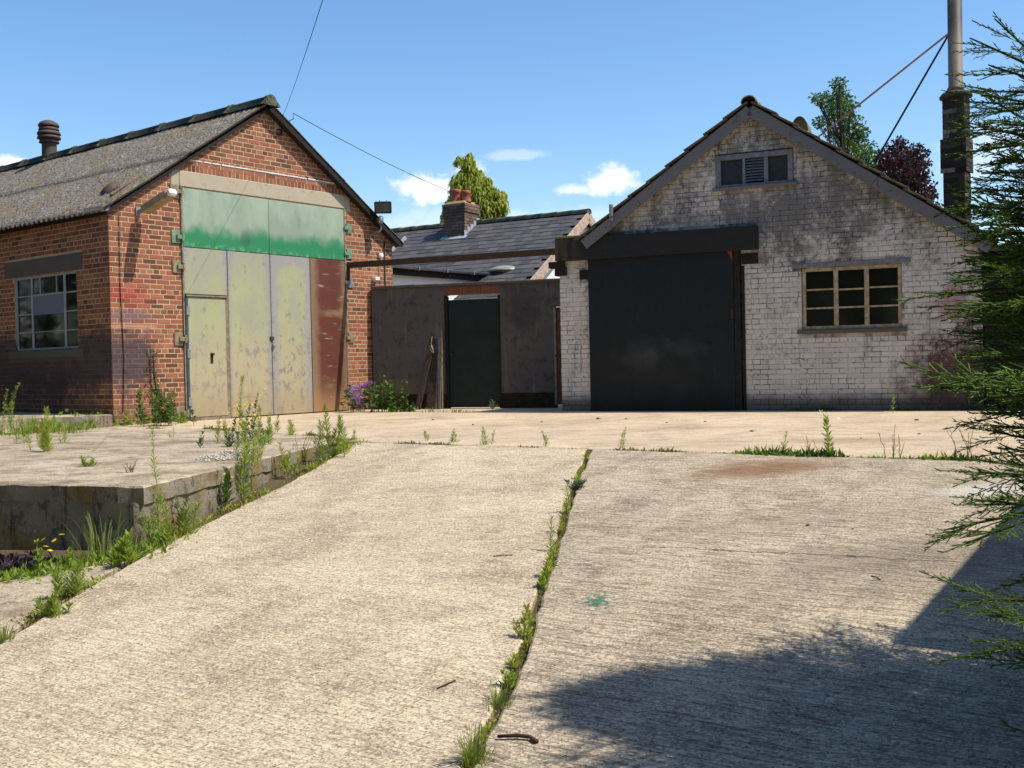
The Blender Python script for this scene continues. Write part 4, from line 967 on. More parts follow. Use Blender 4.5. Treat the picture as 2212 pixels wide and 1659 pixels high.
mk('rust_corner', [(2.70, -.058, 2.48), (2.82, -.058, 2.48), (2.82, -.058, 2.27), (2.76, -.058, 2.40)], [(0, 3, 2, 1)], ORANGEPAINT, DG)
B().box(2.79, 2.82, -.085, -.056, 1.40, 1.56, .005).go('pull_handle', STEEL_DK, DG); B().box(.51, 2.83, -.062, -.056, 1.245, 1.285).go('seam_strip', GDOOR, DG)
B().box(.50, 2.86, -.058, -.012, .0, .02).go('bottom_rail', BLACKTRIM, DG)
B().box(2.42, 2.47, -.075, -.056, 1.02, 1.06, .006).go('knob', BLACKTRIM, DG)
# window
WG = empty('window', (0, 0, 0), 0, WB)
X0, X1, Z0, Z1 = 3.84, 5.23, 1.20, 2.11; f_ = B()
f_.box(X0, X0 + .05, .02, .09, Z0, Z1).box(X1 - .05, X1, .02, .09, Z0, Z1).box(X0 + .05, X1 - .05, .02, .09, Z0, Z0 + .05).box(X0 + .05, X1 - .05, .02, .09, Z1 - .05, Z1)
mx = [X0 + .05 + (X1 - X0 - .1) * k / 3 for k in range(4)]
for k in (1, 2): f_.box(mx[k] - .032, mx[k] + .032, .022, .09, Z0 + .05, Z1 - .05)
f_.go('frame', CREAMWOOD, WG)
for k in range(3):
    a0 = mx[k] + (.032 if k else 0); a1 = mx[k + 1] - (.032 if k < 2 else 0); sh = .012 if k == 1 else 0
    zz = [Z0 + .05, Z0 + .05 + .265, Z0 + .05 + .54 - sh, Z1 - .05]
    for j in (1, 2): B().box(a0, a1, .03, .075, zz[j] - .012, zz[j] + .012).go('glazing_bar', CREAMWOOD, WG)
    for j in range(3): B().box(a0, a1, .055, .060, zz[j] + (.012 if j else 0), zz[j + 1] - (.012 if j < 2 else 0)).go('pane', GLASS, WG)
B().box(3.765, 5.30, -.05, .1, 1.135, 1.195, .008).go('window_sill', LINTEL_SHADE, WB); B().box(3.70, 5.36, -.006, .1, 2.118, 2.19, .004).go('window_lintel', GREYWOOD, WB)
# louvred vent window in the gable
VG = empty('vent_window', (0, 0, 0), 0, WB); X0, X1, Z0, Z1 = 2.585, 3.735, 3.405, 3.895
B().box(X0, X0 + .075, -.03, .08, Z0, Z1, .004).box(X1 - .075, X1, -.03, .08, Z0, Z1, .004).box(X0 + .075, X1 - .075, -.03, .08, Z1 - .075, Z1, .004).box(X0 + .075, X1 - .075, -.02, .08, Z0, Z0 + .035).go('frame', GREYWOOD, VG)
B().box(X0 - .05, X1 + .06, -.07, .06, Z0 - .045, Z0 - .003, .006).go('sill', BARGE, VG)
B().box(2.99, 3.03, -.015, .07, Z0 + .035, Z1 - .075).go('mullion', GREYWOOD, VG); B().box(3.31, 3.37, -.015, .07, Z0 + .035, Z1 - .075).go('mullion', GREYWOOD, VG)
B().box(2.66, 2.99, .03, .036, Z0 + .035, Z1 - .075).go('pane', MESHGREY, VG); B().box(3.37, 3.66, .03, .036, Z0 + .035, Z1 - .075).go('pane', MESHGREY, VG)
for k in range(8):
    z_ = Z0 + .065 + k * .044; V = [(3.032, -.012, z_), (3.308, -.012, z_), (3.308, .03, z_ + .032), (3.032, .03, z_ + .032)]
    mk('louvre', V + [(v[0], v[1], v[2] + .006) for v in V], [(0, 1, 2, 3), (7, 6, 5, 4), (0, 4, 5, 1), (1, 5, 6, 2), (2, 6, 7, 3), (3, 7, 4, 0)], GREYWOOD, VG)
B().box(3.03, 3.31, .05, .06, Z0 + .035, Z1 - .075).go('louvre_back', BLACKTRIM, VG)
# barge boards and roof tiles
def slope_pt(side, u, dz, y): return (WAX + side * u, y, WAZ - sl_w * u + dz)
for sd_ in (-1, 1):
    n_ = 3; ue = 2.66 if sd_ < 0 else 3.26
    for k in range(2):
        u0, u1 = (0.0, 1.75) if k == 0 else (1.75, ue)
        B().obox(slope_pt(sd_, u0 + (.0 if k == 0 else .003), .0, -.165), slope_pt(sd_, u1, -.0, -.165), .028, .165, bv=.003).go('barge_board', BARGE, WB)
    B().obox(slope_pt(sd_, 0, .035, -.06), slope_pt(sd_, ue, .035, -.06), .18, .05).go('soffit', BARGE, WB)
tv = B(); ct, stn = math.cos(math.atan(sl_w)), math.sin(math.atan(sl_w))
for sd_ in (-1, 1):
    nrow = 11
    for r_ in range(nrow):
        u0 = .03 + r_ * .302; u1 = min(u0 + .37, 3.36 if sd_ > 0 else 2.80)
        if u0 > u1 - .1: continue
        for cidx in range(4 if r_ else 4):
            y0 = -.21 + cidx * .30; a, c_ = slope_pt(sd_, u0, .135, 0), slope_pt(sd_, u1, .175, 0)
            o = B().obox((a[0], y0 + .15, a[2] + random.uniform(-.006, .012)), (c_[0], y0 + .15, c_[2] + random.uniform(-.006, .012)), .292, .026, bv=.004)
            if cidx == 0: o.go('verge_tile', TILE, WB)
            else: tv.raw(o.V, o.F)
        a, c_ = slope_pt(sd_, u0, .135, 0), slope_pt(sd_, u1, .175, 0); tv.obox((a[0], .99 + (WLEN - .9) / 2 * 0, a[2]), (c_[0], .99, c_[2]), .02, .026)
    a, c_ = slope_pt(sd_, .0, .12, 0), slope_pt(sd_, 3.34 if sd_ > 0 else 2.78, .12, 0); tv.raw([(a[0], .98, a[2]), (c_[0], .98, c_[2]), (c_[0], WLEN, c_[2]), (a[0], WLEN, a[2])], [(0, 1, 2, 3)])
tag(tv.go('roof_tiles', TILE, WB), kind='stuff')
yy = -.24; k = 0
while yy < WLEN:
    V, F = [], []
    for j, (dy, rr) in enumerate([(0, .118), (.44, .108)]):
        for i in range(11):
            t_ = math.pi * i / 10; V += [(WAX + rr * math.cos(t_), yy + dy, WAZ + .13 + rr * .95 * math.sin(t_) - .03), (WAX + (rr - .02) * math.cos(t_), yy + dy, WAZ + .13 + (rr - .02) * .95 * math.sin(t_) - .03)]
    for i in range(10):
        a = 2 * i; F += [(a, a + 2, a + 24, a + 22), (a, a + 1, a + 3, a + 2), (a + 22, a + 24, a + 25, a + 23)]
    o = mk('ridge_tile', V, F, LICHTILE, WB, True)
    yy += .41; k += 1
o = B().lathe([(.15, 0), (.15, .04), (.10, .16), (.03, .18)], (WAX + .55, 1.3, WAZ - .25), 14)
B().tube([(.98 - .02, -.20, 3.07), (.98 - .02, -.20, 3.26)], .035, 12).box(.93, .99, -.20, -.17, 3.00, 3.06).go('vent_pipe_stub', GALV, WB, False)
# half-round vent tile peeping over the right slope
mk('vent_tile', [(WAX + .62 + .13 * math.cos(t_), 0.55 + dy, WAZ - .30 + .24 * math.sin(t_) + .05) for dy in (0, .45) for t_ in np.linspace(0, math.pi, 11)], [tuple(range(11))] + [(i, i + 1, i + 12, i + 11) for i in range(10)], LICHTILE, WB, True)
# side gutter on the far eave
B().obox((WX1 + .10, -.1, 2.28), (WX1 + .10, 4, 2.28), .10, .08).go('gutter', BLACKTRIM, WB)
# chimney of the garage: square to the workshop
chw = at_d(2066, 300, 16.3); cl_ = np.array([chw[0] - W0[0], chw[1] - W0[1]]); cx_, cy_ = cl_ @ np.array([math.cos(A_W), math.sin(A_W)]), cl_ @ np.array([-math.sin(A_W), math.cos(A_W)])
CH = empty('chimney', (cx_, cy_, 0), A_L - A_W + rad(-90), WB)
zt = 4.72; z_c0, z_c1 = 3.56, 4.06
B().box(-.155, .155, -.155, .155, 1.6, zt - .005).box(-.185, .185, -.185, .185, z_c0 + .005, z_c1 - .005).go('core', SOOTMORT, CH)
for fa in range(4):
    Rz = Matrix.Rotation(rad(90 * fa), 4, 'Z'); i = 0; z_ = 1.6
    while z_ < zt - .05:
        hw = .192 if z_c0 - .02 < z_ < z_c1 - .03 else .162
        xs_ = [-hw, -hw + .22, hw] if i % 2 == fa % 2 else [-hw, hw - .22, hw]
        for k in range(2):
            if xs_[k + 1] - xs_[k] < .05: continue
            V, F = brick_solid([(xs_[k] + .004, z_), (xs_[k + 1] - .004, z_), (xs_[k + 1] - .004, z_ + .065), (xs_[k] + .004, z_ + .065)], d=.012)
            if fa in (0, 1, 3) and z_ > 2.5 and fa != 3:
                mk('brick', [Rz @ Vector((v[0], v[1] - hw + random.uniform(-.003, .003), v[2])) for v in V], F, SOOTBRICK, CH)
        z_ += .075; i += 1
B().lathe([(.235, -.02), (.24, .01), (.20, .055), (.11, .085), (.09, .09)], (0, 0, zt), 20).go('mortar_cap', SOOTMORT, CH, True)
B().lathe([(.125, 0), (.122, .05), (.105, .07), (.105, 2.2)], (0, 0, zt + .085), 20).go('flue_pipe', FLUE, CH, True)
def wloc(p): d = np.array(p[:2]) - np.array(W0[:2]); return np.array([d @ np.array([math.cos(A_W), math.sin(A_W)]), d @ np.array([-math.sin(A_W), math.cos(A_W)]), p[2]])
fl = at_d(2052, 70, 16.33)
for tip, D_, mt, nm in (((1765, 298), 18.3, COPPER, 'stay_rod'), ((1893, 345), 17.2, BLACKTRIM, 'stay_rod')):
    B().tube([wloc(fl), wloc(at_d(*tip, D_))], .016, 8).go(nm, mt, WB)

# sliding-door track bar across the gap
A_, B_ = LW(3.50, -.01, 2.635), WW(-.03, -.02, 2.60)
t = thing('crossbar', 'long dark steel bar spanning from workshop door jamb to black lintel', 'bar', A_)
B().obox((0, 0, 0), tuple(B_ - A_), .085, .10, bv=.003).go('bar', STEEL_DK, t)
n_out = LW(0, -1, 0) - LW(0, 0, 0)
B().obox((0, 0, -.32), (0, 0, .04), .06, .03, up=tuple(n_out)).go('wall_bracket', STEEL_DK, t)

# dark timber shed beside the garage
t = thing('timber_shed', 'dark boarded lean-to shed beside the garage behind the conifer', 'shed', WW(6.305, .06, 0), A_W)
for k in range(22):
    B().box(k * .15 + .004, k * .15 + .146, 0 + (.012 if k % 2 else 0), .04, -.02, 2.20).go('board', DARKBOARD, t)
B().box(-.06, 3.36, -.10, 3.0, 2.22, 2.30).go('roof', BLACKTRIM, t); B().box(-.06, 3.36, -.17, -.105, 2.21, 2.28).go('gutter', simple('mossy_gutter', (.10, .11, .06), .8, .4, 9), t); B().box(.0, 3.3, .05, 2.9, 0, 2.2).go('inner', BLACKTRIM, t)

# ------------------------------------------------------------------ slate-roofed house behind
HA = rad(-29.7); H0 = at_d(1270, 459, 26.07); HB = empty('slate_roof_house', (H0[0], H0[1], 0), HA)
tag(HB, 'low house with slate roof and white gable behind the yard wall', 'house')
HZ = H0[2]; pit = math.tan(rad(31.3)); EV = 3.75; HL = 11.0
ns = 0; rest = B(); row = 0; u = .10; expo = .185
smesh = None
while u < EV:
    x_ = -.02 - (.13 if row % 2 else 0)
    while x_ > -HL:
        j = random.uniform(-.004, .004); x1_, x0_ = x_, x_ - .252
        zt_, zb_ = HZ - pit * (u - .10) + .012, HZ - pit * (u + expo + .02) + .030 + j
        V = [(x0_, -(u - .10), zt_), (x1_, -(u - .10), zt_), (x1_, -(u + expo + .02), zb_), (x0_, -(u + expo + .02), zb_)]
        V += [(v[0], v[1], v[2] - .009) for v in V]; F = [(0, 3, 2, 1), (3, 7, 6, 2), (2, 6, 5, 1), (0, 4, 7, 3)]
        if x_ > -5.2 and u < 2.75 and ns < 300 and not (-4.0 < x_ < -3.0 and u < .75):
            if smesh is None: pass
            mk('slate', V, F, SLATE, HB); ns += 1
        else: rest.raw(V, F)
        x_ -= .258
    u += expo; row += 1
tag(rest.go('slates', SLATE, HB), kind='stuff')
B().raw([(0, 0, HZ - .02), (-HL, 0, HZ - .02), (-HL, -EV, HZ - .02 - pit * EV), (0, -EV, HZ - .02 - pit * EV), (0, EV, HZ - .02 - pit * EV), (-HL, EV, HZ - .02 - pit * EV)], [(0, 1, 2, 3), (0, 4, 5, 1)]).go('roof_deck', BLACKTRIM, HB)
x_ = .04
while x_ > -HL:
    V = [(x_ - dx, .10 * math.cos(a) * 1.3, HZ + .02 + .075 * math.sin(a) - (.04 if i in (0, 8) else 0)) for dx in (0, .44) for i, a in enumerate(np.linspace(0, math.pi, 9))]
    V[9:] = [(v[0], v[1] * .93, v[2] - .008) for v in V[9:]]
    mk('ridge_tile', V, [(i, i + 1, i + 10, i + 9) for i in range(8)] + [tuple(range(9))], LICHTILE, HB, True); x_ -= .43
gz_ = HZ - .06 - pit * (EV - .15)
mk('gable_wall', [(-.16, 0, HZ - .10), (-.16, -EV + .2, gz_), (-.16, -EV + .2, 0), (-.16, EV - .2, 0), (-.16, EV - .2, gz_)], [(0, 1, 2, 3, 4)], WHITEWALL, HB)
B().box(-HL, -.17, -EV + .2, EV - .2, -.1, gz_).go('wall', WHITEWALL, HB)
for sd_ in (-1, 1): B().obox((0.02, 0, HZ - .11), (.02, sd_ * EV, HZ - .11 - pit * EV), .04, .24, bv=.004).go('barge_board', BROWNWOOD, HB)
B().obox((-HL, -EV - .05, HZ - pit * EV - .03), (-.0, -EV - .05, HZ - pit * EV - .03), .11, .09).go('gutter', GUTTER, HB)
# roof window propped open
RW = empty('roof_window', (0, 0, 0), 0, HB); rx0, rx1, ru0, ru1 = -6.35, -5.05, .55, 1.35
B().obox((rx0, -ru0, HZ - pit * ru0 + .05), (rx0, -ru1, HZ - pit * ru1 + .05), .06, .10).obox((rx1, -ru0, HZ - pit * ru0 + .05), (rx1, -ru1, HZ - pit * ru1 + .05), .06, .10).go('frame', LEADGREY, RW)
B().raw([(rx0, -ru0, HZ - pit * ru0 + .06), (rx1, -ru0, HZ - pit * ru0 + .06), (rx1, -ru1, HZ - pit * ru1 + .34), (rx0, -ru1, HZ - pit * ru1 + .34)], [(0, 3, 2, 1)]).go('sash', GLASS, RW)
B().box(rx0, rx1, -ru1 - .02, -ru1 + .02, HZ - pit * ru1 + .06, HZ - pit * ru1 + .10).go('cill', LEADGREY, RW)
# chimney stack
HC = empty('chimney', (-3.46, -.42, 0), 0, HB)
B().box(-.30, .30, -.22, .42, HZ - .8, HZ + .22).go('core', SOOTMORT, HC)
hb = B(); i = 0; z_ = HZ - .60
while z_ < HZ + .42:
    cap_ = z_ > HZ + .22; hx, hy0, hy1 = (.345, -.265, .46) if cap_ else (.315, -.235, .43)
    for fa, (aa, bb_) in enumerate(((-hx, hx), (hy0, hy1), (hy0, hy1))):
        xs_ = aa - (.11 if i % 2 else 0)
        while xs_ < bb_:
            p, q = max(xs_ + .004, aa), min(xs_ + .219, bb_)
            if q - p > .03:
                V, F = brick_solid([(p, z_), (q, z_), (q, z_ + .066), (p, z_ + .066)])
                if fa == 0: V = [(v[0], v[1] + hy0, v[2]) for v in V]
                elif fa == 1: V = [(hx - v[1], v[0], v[2]) for v in V]
                else: V = [(-hx + v[1], v[0], v[2]) for v in V]
                hb.raw(V, F)
            xs_ += .225
    z_ += .076; i += 1
tag(hb.go('brickwork', HBRICK, HC), kind='stuff')
B().box(-.33, .33, -.25, .45, HZ + .22, HZ + .43).go('cap_core', SOOTMORT, HC)
V = [(-.34, -.26, HZ + .432), (.34, -.26, HZ + .432), (.34, .455, HZ + .432), (-.34, .455, HZ + .432), (-.24, -.15, HZ + .53), (.24, -.15, HZ + .53), (.24, .33, HZ + .53), (-.24, .33, HZ + .53)]
mk('flaunching', V, [(0, 1, 5, 4), (1, 2, 6, 5), (2, 3, 7, 6), (3, 0, 4, 7), (4, 5, 6, 7)], LICHEN, HC)
for px_, ph_ in ((-.12, .36), (.19, .30)):
    B().lathe([(.135, 0), (.125, .04), (.115, .06), (.112, ph_ - .10), (.13, ph_ - .08), (.13, ph_ - .02), (.12, ph_), (.085, ph_), (.085, ph_ - .05)], (px_, .06, HZ + .50), 18).go('chimney_pot', TERRA, HC, True)
zz_ = HZ - pit * .64
B().raw([(-.36, -.26, HZ - pit * .70 + .05), (.42, -.26, HZ - pit * .70 + .05), (.42, -.40, HZ - pit * .84 + .055), (-.36, -.40, HZ - pit * .84 + .055)], [(0, 3, 2, 1)]).go('front_flashing', LEADGREY, HC)
for k in range(5):
    u_ = .62 - k * .15; B().box(.325, .333, -u_ + .42 - .085, -u_ + .42 + .085, HZ - pit * u_ - .04, HZ - pit * u_ + .14).go('step_flashing', LEADGREY, HC)
# phone line to the chimney
cable('phone_line', catenary(LW(2.16, -.17, 5.12), HC.matrix_world.translation if False else at_d(968, 412, 26.5), 16, .06), .006, CABLEB, 'thin phone line sloping from the workshop gable to the house chimney')

# extension with flat roof between workshop and house
G0 = at_d(848, 577, 22.0); GB = empty('flat_roof_extension', (G0[0], G0[1], 0), A_L)
tag(GB, 'white walled flat roof extension with grey gutter behind the yard wall', 'extension')
gzz = G0[2]
B().box(-2.4, 4.2, .15, 3.0, 0, gzz - .05).go('wall', WHITEWALL, GB)
B().box(-2.4, 4.25, .03, 3.0, gzz - .03, gzz + .03).box(-2.4, 4.22, .04, .14, gzz - .14, gzz - .032).go('roof', BLACKTRIM, GB)
V, F = [], []
for x_ in np.linspace(-2.4, 4.25, 14):
    for k in range(9):
        t_ = math.pi + math.pi * k / 8; V.append((x_, -.03 + .06 * math.cos(t_), gzz + .05 + .065 * math.sin(t_)))
for j in range(13):
    for k in range(8): a = j * 9 + k; F.append((a, a + 1, a + 10, a + 9))
mk('gutter', V, F, GUTTER, GB, True)
for k in range(7): B().box(-2.0 + k * .9, -1.97 + k * .9, -.10, .03, gzz - .03, gzz + .06).go('gutter_bracket', GUTTER, GB)
dm = at_d(1092, 586, 24.6)
t = thing('roof_dome', 'shallow grey skylight dome above the flat roof gutter', 'skylight', (dm[0], dm[1], gzz + .03), A_L)
B().lathe([(.42, -.1), (.42, .02), (.40, .05)], n=24).go('kerb', BLACKTRIM, t); B().lathe([(.41, .05), (.40, .09), (.30, .15), (.15, .185), (.02, .19)], n=24).go('dome', simple('dull_dome', (.34, .33, .26), .4, .3, 6, .4), t, True)

# outbuilding on the right, off the picture, whose eaves shade the lower ramp
q0 = np.array(ramp_pt(1960, 1350)); q1 = np.array(ramp_pt(2150, 1140)); hE = 2.75
k_ = np.array([math.cos(SUN_AZ), math.sin(SUN_AZ)]) / math.tan(SUN_EL)
e0 = q0[:2] + k_ * (hE - q0[2]); e1_ = q1[:2] + k_ * (hE - q1[2]); dE = nrm2(e1_ - e0)
ob = e0 - dE * .15; oa = math.atan2(dE[1], dE[0])
t = thing('brick_outbuilding', 'plain brick outbuilding with flat felt roof beside the conifers', 'outbuilding', (ob[0], ob[1], -.9), oa)
B().box(0, 6.2, -3.2, -.12, 0, hE + .75).go('wall', SOOTBRICK, t); B().box(-.1, 6.3, -3.3, 0, hE + .755, hE + .9).go('roof', BLACKTRIM, t)
B().box(2.2, 3.1, -.13, -.09, .5, 2.5).go('door', TEALDOOR, t)

# ------------------------------------------------------------------ trees
def unit(a): a = np.asarray(a, float); return a / (np.linalg.norm(a, axis=-1, keepdims=True) + 1e-12)
def leaf_cloud(P, D, L, Wd, rng, fold=.25):
    """folded diamond leaves: P base points, D directions, L lengths, Wd widths -> V, F(tris)"""
    n = len(P); D = unit(D); r = unit(rng.normal(size=(n, 3))); S = unit(np.cross(D, r)); Nn = np.cross(D, S)
    L = np.broadcast_to(L, n)[:, None]; Wd = np.broadcast_to(Wd, n)[:, None]
    mid = P + D * L * .45; a = mid + S * Wd / 2 + Nn * Wd * fold; b = mid - S * Wd / 2 + Nn * Wd * fold; t = P + D * L
    V = np.stack([P, a, t, b], 1).reshape(-1, 3); i = np.arange(n)[:, None] * 4
    return V, np.concatenate([i + [0, 1, 2], i + [0, 2, 3]], 1).reshape(-1, 3)
def broad_tree(name, label, base, clusters, nleaf, size, mat, seed, group=None):
    rng = np.random.default_rng(seed); base = np.array(base, float); root = thing(name, label, 'tree', base, 0, group)
    topc = max(clusters, key=lambda c: c[0][2])[0]
    tb = B(); tp = [base * 0, (np.array(topc) - base) * np.array([.3, .3, .35]) + [.06, .0, 0], (np.array(topc) - base) * np.array([.8, .8, .75]), np.array(topc) - base]
    tb.tube(tp, [.12, .07, .03, .008], 8); tb.go('trunk', BARK, root, True)
    lb = B()
    for c, r in clusters:
        c = np.array(c) - base; f = min(.9, max(.15, c[2] / (topc[2] - base[2]) - .18)); s = (np.array(topc) - base) * f
        lb.tube([s, (s + c) / 2 + rng.normal(0, .08, 3), c, c + unit(c - s) * r * .6], [.035, .022, .012, .004], 5)
        for k in range(5): lb.tube([s + (c - s) * rng.uniform(.5, .95), c + unit(rng.normal(size=3)) * r * .85], [.009, .003], 4)
    tag(lb.go('branch', BARK, root, True), kind='stuff')
    vol = np.array([r ** 2 for _, r in clusters]); idx = rng.choice(len(clusters), nleaf, p=vol / vol.sum())
    C = np.array([np.array(c) - base for c, _ in clusters])[idx]; R = np.array([r for _, r in clusters])[idx]
    u = unit(rng.normal(size=(nleaf, 3))); P = C + u * (R * rng.uniform(.2, 1.35, nleaf) ** .8)[:, None] * np.array([1, 1, .85])
    V, F = leaf_cloud(P, u * .6 + rng.normal(0, .6, (nleaf, 3)) + [0, 0, -.25], size * rng.uniform(.7, 1.3, nleaf), size * .75, rng)
    mk_np('crown', V, F, mat, root); return root
def cl_px(lst, D, sp=1.0, seed=0):
    rng = np.random.default_rng(seed); return [(at_d(u, v, D + rng.uniform(-sp, sp)), r / FPX * D) for u, v, r in lst]
D_ = 29.0
bc = cl_px([(1812, 178, 14), (1808, 200, 20), (1822, 215, 22), (1790, 222, 18), (1772, 215, 12), (1760, 210, 8), (1808, 240, 26), (1835, 232, 16), (1785, 258, 16), (1768, 265, 10), (1820, 265, 26), (1848, 262, 16), (1860, 285, 18), (1830, 290, 28), (1800, 285, 18), (1850, 312, 26), (1820, 320, 24), (1872, 322, 18), (1885, 345, 24), (1850, 345, 30), (1905, 365, 24), (1870, 380, 30), (1920, 390, 22), (1830, 370, 30), (1800, 350, 26), (1850, 420, 40), (1900, 430, 40)], D_, 1.2, 3)
bb = at_d(1850, 500, D_); broad_tree('birch_tree', 'slender green leafy tree standing behind the garage roof', (bb[0], bb[1], 0), bc, 7000, .085, BIRCHLEAF, 5)
cc = cl_px([(1945, 305, 10), (1938, 318, 18), (1962, 325, 16), (1985, 322, 12), (2000, 330, 7), (1920, 335, 20), (1950, 345, 24), (1980, 348, 20), (1998, 352, 12), (1915, 355, 22), (1940, 372, 26), (1970, 375, 26), (1995, 380, 14), (1985, 400, 22), (1955, 402, 28), (2005, 410, 16), (1995, 425, 20), (1965, 430, 30), (2012, 425, 9), (1935, 420, 30), (1960, 470, 45), (2010, 450, 20)], 27.0, 1.0, 4)
cb = at_d(1960, 500, 27.0); broad_tree('copper_leaf_tree', 'dark purple leaved tree beside the green tree behind the garage', (cb[0], cb[1], 0), cc, 5200, .095, COPPERLEAF, 6)
# golden weeping conifer behind the house chimney
rng = np.random.default_rng(21); D_ = 34.0
gb = at_d(1030, 600, D_); root = thing('golden_conifer', 'golden green drooping conifer behind the house chimney', 'tree', (gb[0], gb[1], 0))
ztop = at_d(1016, 330, D_)[2]
B().tube([(0, 0, 0), (0, 0, ztop * .6), (-.2, 0, ztop - .4)], [.22, .14, .02], 8).go('trunk', BARK, root, True)
tips = []; lb = B()
for u, v, r in [(1014, 335, 6), (1008, 350, 12), (1018, 352, 10), (992, 342, 6), (986, 348, 6), (1012, 372, 20), (1030, 375, 14), (996, 395, 24), (1024, 398, 28), (1046, 392, 12), (1056, 388, 7), (1000, 420, 30), (1034, 425, 32), (1060, 418, 20), (985, 440, 24), (1018, 452, 36), (1050, 450, 32), (1076, 425, 16), (1085, 418, 8), (1080, 445, 18), (972, 462, 18), (965, 490, 18), (1000, 480, 36), (1040, 485, 40), (1074, 474, 22), (1060, 505, 36), (1090, 500, 14), (1098, 510, 8), (955, 505, 14), (1000, 520, 40), (1040, 530, 44), (960, 530, 26), (1085, 530, 24)]:
    for k in range(3): tips.append((at_d(u, v, D_ + rng.uniform(-1.0, .6)), r / FPX * D_))
T = np.array([t[0] - np.array([gb[0], gb[1], 0]) for t in tips]); Rr = np.array([t[1] for t in tips])
for t_ in T[::3]: lb.tube([(0, 0, max(.5, t_[2] - .8)), t_ * [.6, .6, 1] + [0, 0, .05], t_], [.03, .02, .006], 5)
tag(lb.go('branch', BARK, root, True), kind='stuff')
n = 22000; idx = rng.choice(len(T), n, p=Rr ** 2 / (Rr ** 2).sum())
P = T[idx] + unit(rng.normal(size=(n, 3))) * (Rr[idx] * rng.uniform(.1, 1, n) ** .5)[:, None]
hz = unit(np.concatenate([P[:, :2] - T[idx][:, :2] * .7, np.zeros((n, 1))], 1) + rng.normal(0, .5, (n, 3)) * [1, 1, 0])
Vs, Fs = [], []
L_ = rng.uniform(.09, .24, n)[:, None]; wd = rng.uniform(.018, .04, n)[:, None]; sd = unit(np.cross(hz, [0, 0, 1.]) + rng.normal(0, .3, (n, 3)))
p0, p1 = P, P + hz * L_ * .35 + [0, 0, -.25] * L_; p2 = p1 + hz * L_ * .12 + [0, 0, -.7] * L_
V = np.stack([p0 - sd * wd * .3, p0 + sd * wd * .3, p1 - sd * wd, p1 + sd * wd, p2 - sd * wd * .25, p2 + sd * wd * .25], 1).reshape(-1, 3)
i = np.arange(n)[:, None] * 6; F = np.concatenate([i + [0, 1, 3, 2], i + [2, 3, 5, 4]], 1).reshape(-1, 4)
mk_np('crown', V, F, GOLDLEAF, root)

# foreground conifer hedge: sprays of scale leaves built as real branchlets
def spike(p, d, L, r):                                     # three-sided club-ended twig, p/d arrays
    n = len(p); d = unit(d); a = unit(np.cross(d, np.array([.13, .31, .94]))); b = np.cross(d, a)
    ang = [0, 2.094, 4.189]; ring = lambda c, rr: [c + (a * math.cos(t) + b * math.sin(t)) * rr for t in ang]
    L = L[:, None]; r = np.broadcast_to(r, n)[:, None]
    V = np.stack(ring(p, r * .75) + ring(p + d * L * .72, r * 1.15) + [p + d * L], 1).reshape(-1, 3); i = np.arange(n)[:, None] * 7
    F = np.concatenate([i + f for f in ([0, 1, 4], [0, 4, 3], [1, 2, 5], [1, 5, 4], [2, 0, 3], [2, 3, 5], [3, 4, 6], [4, 5, 6], [5, 3, 6])], 1).reshape(-1, 3)
    return V, F
def frond(rng, L=.34):
    Ps, Ds, Ls, Rs = [], [], [], []
    cv = rng.uniform(-.25, .5)
    ax = lambda t: np.array([t * L, 0, -cv * L * t * t * .5])
    for k in range(7): a, b = ax(k / 7), ax((k + 1.15) / 7); Ps.append(a); Ds.append(b - a); Ls.append(np.linalg.norm(b - a)); Rs.append(.0026)
    t = .06; side = 1
    while t < .97:
        base = ax(t); l2 = L * (.42 * (1 - t) ** .8 + .05) * rng.uniform(.55, 1.15); a2 = rad(rng.uniform(20, 36)); d2 = np.array([math.cos(a2), side * math.sin(a2), rng.normal(0, .16)])
        Ps.append(base); Ds.append(d2); Ls.append(l2); Rs.append(.0024)
        s = .22; sd2 = 1
        while s < .95 and l2 > .025:
            l3 = l2 * (.42 * (1 - s) + .10) * rng.uniform(.7, 1.2); a3 = a2 * side + sd2 * rad(rng.uniform(28, 45)); d3 = np.array([math.cos(a3), math.sin(a3), d2[2] + rng.normal(0, .2)])
            Ps.append(base + unit(d2) * l2 * s); Ds.append(d3); Ls.append(max(.008, l3)); Rs.append(.0023); s += .021 / l2 + .07; sd2 = -sd2
        t += .024 / L; side = -side
    return spike(np.array(Ps), np.array(Ds), np.array(Ls), np.array(Rs))
frng = np.random.default_rng(5); FRONDS = [frond(frng, l) for l in (.26, .32, .36, .30, .22)]
def place_fronds(items, rng):                              # items: (pos, dir, up, scale)
    VV, FF, o = [], [], 0
    for p, d, u, s in items:
        V, F = FRONDS[rng.integers(len(FRONDS))]; d = unit(d); y = unit(np.cross(u, d)); z = np.cross(d, y)
        VV.append(p + (V[:, :1] * d + V[:, 1:2] * y + V[:, 2:] * z) * s); FF.append(F + o); o += len(V)
    return np.concatenate(VV), np.concatenate(FF)
